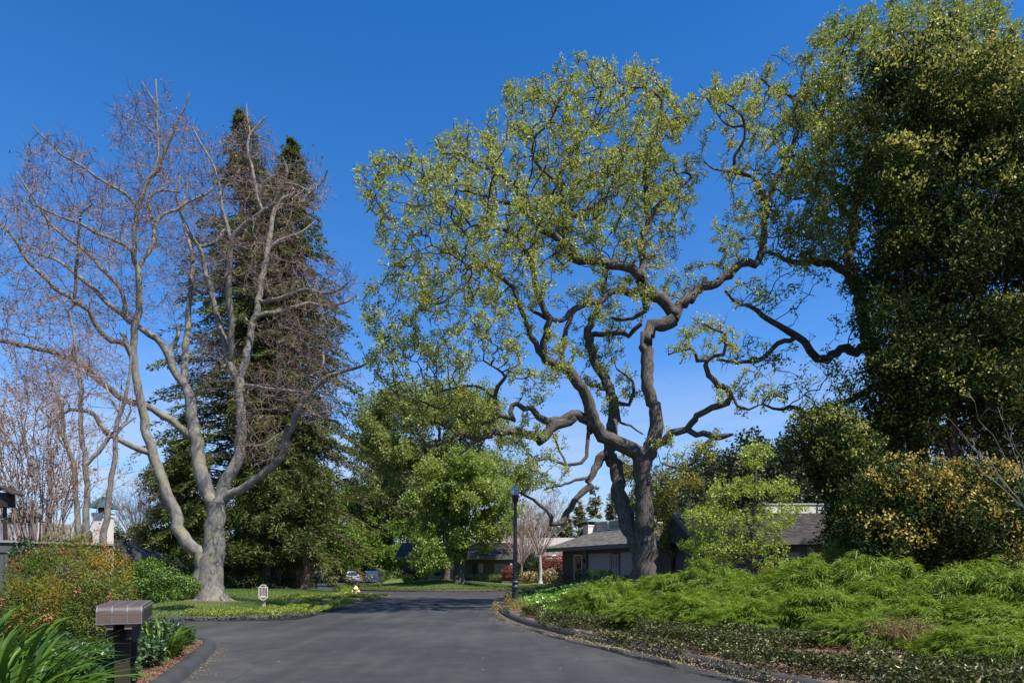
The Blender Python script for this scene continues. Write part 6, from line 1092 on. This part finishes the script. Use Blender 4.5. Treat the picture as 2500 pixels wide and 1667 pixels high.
cover('lawn_edge_groundcover', [(-10.9, 22), (-7, 22), (-7, 31), (-9.6, 31.5), (-9.4, 27), (-9, 25.2), (-10.9, 24)], 22000, h_isl, M['lawncover'], .06, .04, .22, lambda x, y: (di(x, y) > .2) & (di(x, y) < 1.25), .8)
cover('lawn_edge_groundcover', [(-12.5, 35), (-7.5, 37), (-7.5, 42), (-12.5, 41)], 16000, h_isl, M['lawncover'], .08, .05, .18, lambda x, y: (di(x, y) > .2) & (di(x, y) < 2.2), .8)
df = lambda x, y: pdist(x, y, k_far)
cover('lawn_edge_groundcover', [(-18, 53), (3, 53), (5, 75), (-18, 75)], 16000, h_far, M['edge_green'], .09, .05, .14, lambda x, y: (df(x, y) > .2) & (df(x, y) < 1.1), .6)
def grass(poly, n, hf, cond, h=.07):
    p = scatter(poly, n, cond); n = len(p); b = Buf(); A = rdir(n) * .55 + np.array([0, 0, 1.]); leaves(b, np.column_stack([p, hf(p[:, 0], p[:, 1]) - .005]), A, rdir(n), h * rng.uniform(.6, 1.4, n), .012 * rng.uniform(.7, 1.5, n)); o = b.build('grass', M['grass_blade']); o['kind'] = 'stuff'
grass([(-24, 22), (-8, 22), (-8, 38), (-10, 46), (-24, 46)], 110000, h_isl, lambda x, y: (di(x, y) > .25) & inside(x, y, pl_isl) & (np.hypot(x + 12.3, y - 28) > 1.3), .075)
grass([(-16, 55), (0, 56), (3, 70), (-16, 72)], 50000, h_far, lambda x, y: (df(x, y) > .8) & inside(x, y, pl_far), .10)
def litter(kl, sgn, n, y0, y1, spread, sz=.03):
    i = rng.integers(0, len(kl) - 1, n * 4); p = kl[i, :2] + (kl[i + 1, :2] - kl[i, :2]) * rng.random((n * 4, 1)); ok = (p[:, 1] > y0) & (p[:, 1] < y1); p = p[ok][:n]; i = i[ok][:n]; T = nrm(kl[i + 1, :2] - kl[i, :2]); Nn = np.stack([-T[:, 1], T[:, 0]], 1) * sgn
    p = p + Nn * (.16 + np.abs(rng.normal(size=(len(p), 1))) * spread); m = len(p); b = Buf(); A = rdir(m); A[:, 2] *= .15; leaves(b, np.column_stack([p, np.full(m, .008) + rng.random(m) * .01]), A, rdir(m) * .25 + np.array([0, 0, 1.]), sz * rng.uniform(.5, 1.5, m), sz * .6, None, .3); o = b.build('fallen_leaves', M['litter']); o['kind'] = 'stuff'
litter(k_right, 1, 2600, 7, 34, .08, .028); litter(k_right, 1, 900, 17, 30, .45, .04); litter(k_island, -1, 900, 20, 40, .12, .04); litter(k_left, -1, 500, 8, 17, .12, .03); litter(k_far, -1, 300, 53, 75, .2, .08)
p = np.stack([rng.uniform(-6, 4, 240), rng.uniform(8, 50, 240)], 1); m = len(p); b = Buf(); A = rdir(m); A[:, 2] *= .1; leaves(b, np.column_stack([p, np.full(m, .008)]), A, rdir(m) * .2 + np.array([0, 0, 1.]), .045, .03); o = b.build('fallen_leaves', M['litter']); o['kind'] = 'stuff'
cover('mulch_chips', [(1, 15), (3.4, 9), (8, 5), (10, 8), (6, 13), (3, 19)], 14000, lambda x, y: h_right(x, y) + .005, M['litter'], .035, .02, .02, lambda x, y: dk(x, y) > .15, 1.5)
cover('mulch_chips', [(-4, 7), (-5.0, 9.8), (-6.3, 14), (-7.5, 15.2), (-8, 14), (-6, 9), (-5, 6)], 5000, lambda x, y: h_left(x, y) + .005, M['dead'], .035, .02, .02, lambda x, y: (dl(x, y) > .12) & (dl(x, y) < .7), 1.5)
# pale-trunked bare trees by the lamp
for lab, u, vb, vf, Y, mt, sp, hh, w_ in (('young bare tree with a smooth white trunk by the bronze hedge', 1318, 1421, 1354, 56, 'white_bark', 2.1, 4.6, .12), ('slender bare tree just right of the lamp post', 1272, 1418, 1375, 60, 'stem_bark', 1.8, 4.2, .09)):
    t = bare_bush('bare_tree', lab, tuple(P(u, vf, Y)), 26, hh, sp, M['stem_bark'], .03, sub=5, crv=.5); b = Buf(); z0, z1 = GZ(vb, Y) - .1, GZ(vf, Y) + .1; zz = np.linspace(z0, z1, 9); sweep(b, np.stack([GX(u, Y) + .05 * np.sin(zz), np.full(9, Y), zz], 1), np.interp(np.arange(9), [0, 1, 8], [w_ * 1.9, w_ * 1.15, w_ * .8]), 12); b.build('trunk', M[mt], t, smooth=True)
b = Buf(); b.add([(GX(1385, 47), 46, .72), (GX(1440, 47), 46, .72), (GX(1440, 47), 50, .72), (GX(1385, 47), 50, .72)], [(0, 1, 2, 3)]); tag(b.build('path', M['concrete']), kind='structure')
q = k_left[(k_left[:, 1] > 3) & (k_left[:, 1] < 15.4) & (k_left[:, 0] > -6.9)]; T = nrm(np.gradient(q[:, :2], axis=0)); R_ = np.stack([T[:, 1], -T[:, 0]], 1); wv = (.8 + .22 * np.sin(np.arange(len(q)) * .35)) * np.clip((15.3 - q[:, 1]) / 4, .08, 1)
V = np.concatenate([np.column_stack([q[:, :2] + R_ * .05, np.full(len(q), .004)]), np.column_stack([q[:, :2] + R_ * wv[:, None], np.full(len(q), .004)])]); n_ = len(q); b = Buf(); b.add(V, [(i, n_ + i, n_ + i + 1, i + 1) for i in range(n_ - 1)])
tag(b.build('road_patch', solid('old_asphalt', (.050, .048, .0445), .8, col2=(.066, .063, .058), nscale=1.5, bump=.4, bscale=120)), kind='structure')
# seams of the asphalt patch and fine cracks are left to the material
tri = sum(sum(len(p.vertices) - 2 for p in m.polygons) if len(m.polygons) < 5000 else len(m.polygons) * 2 for m in bpy.data.meshes); print('TRIS', tri)
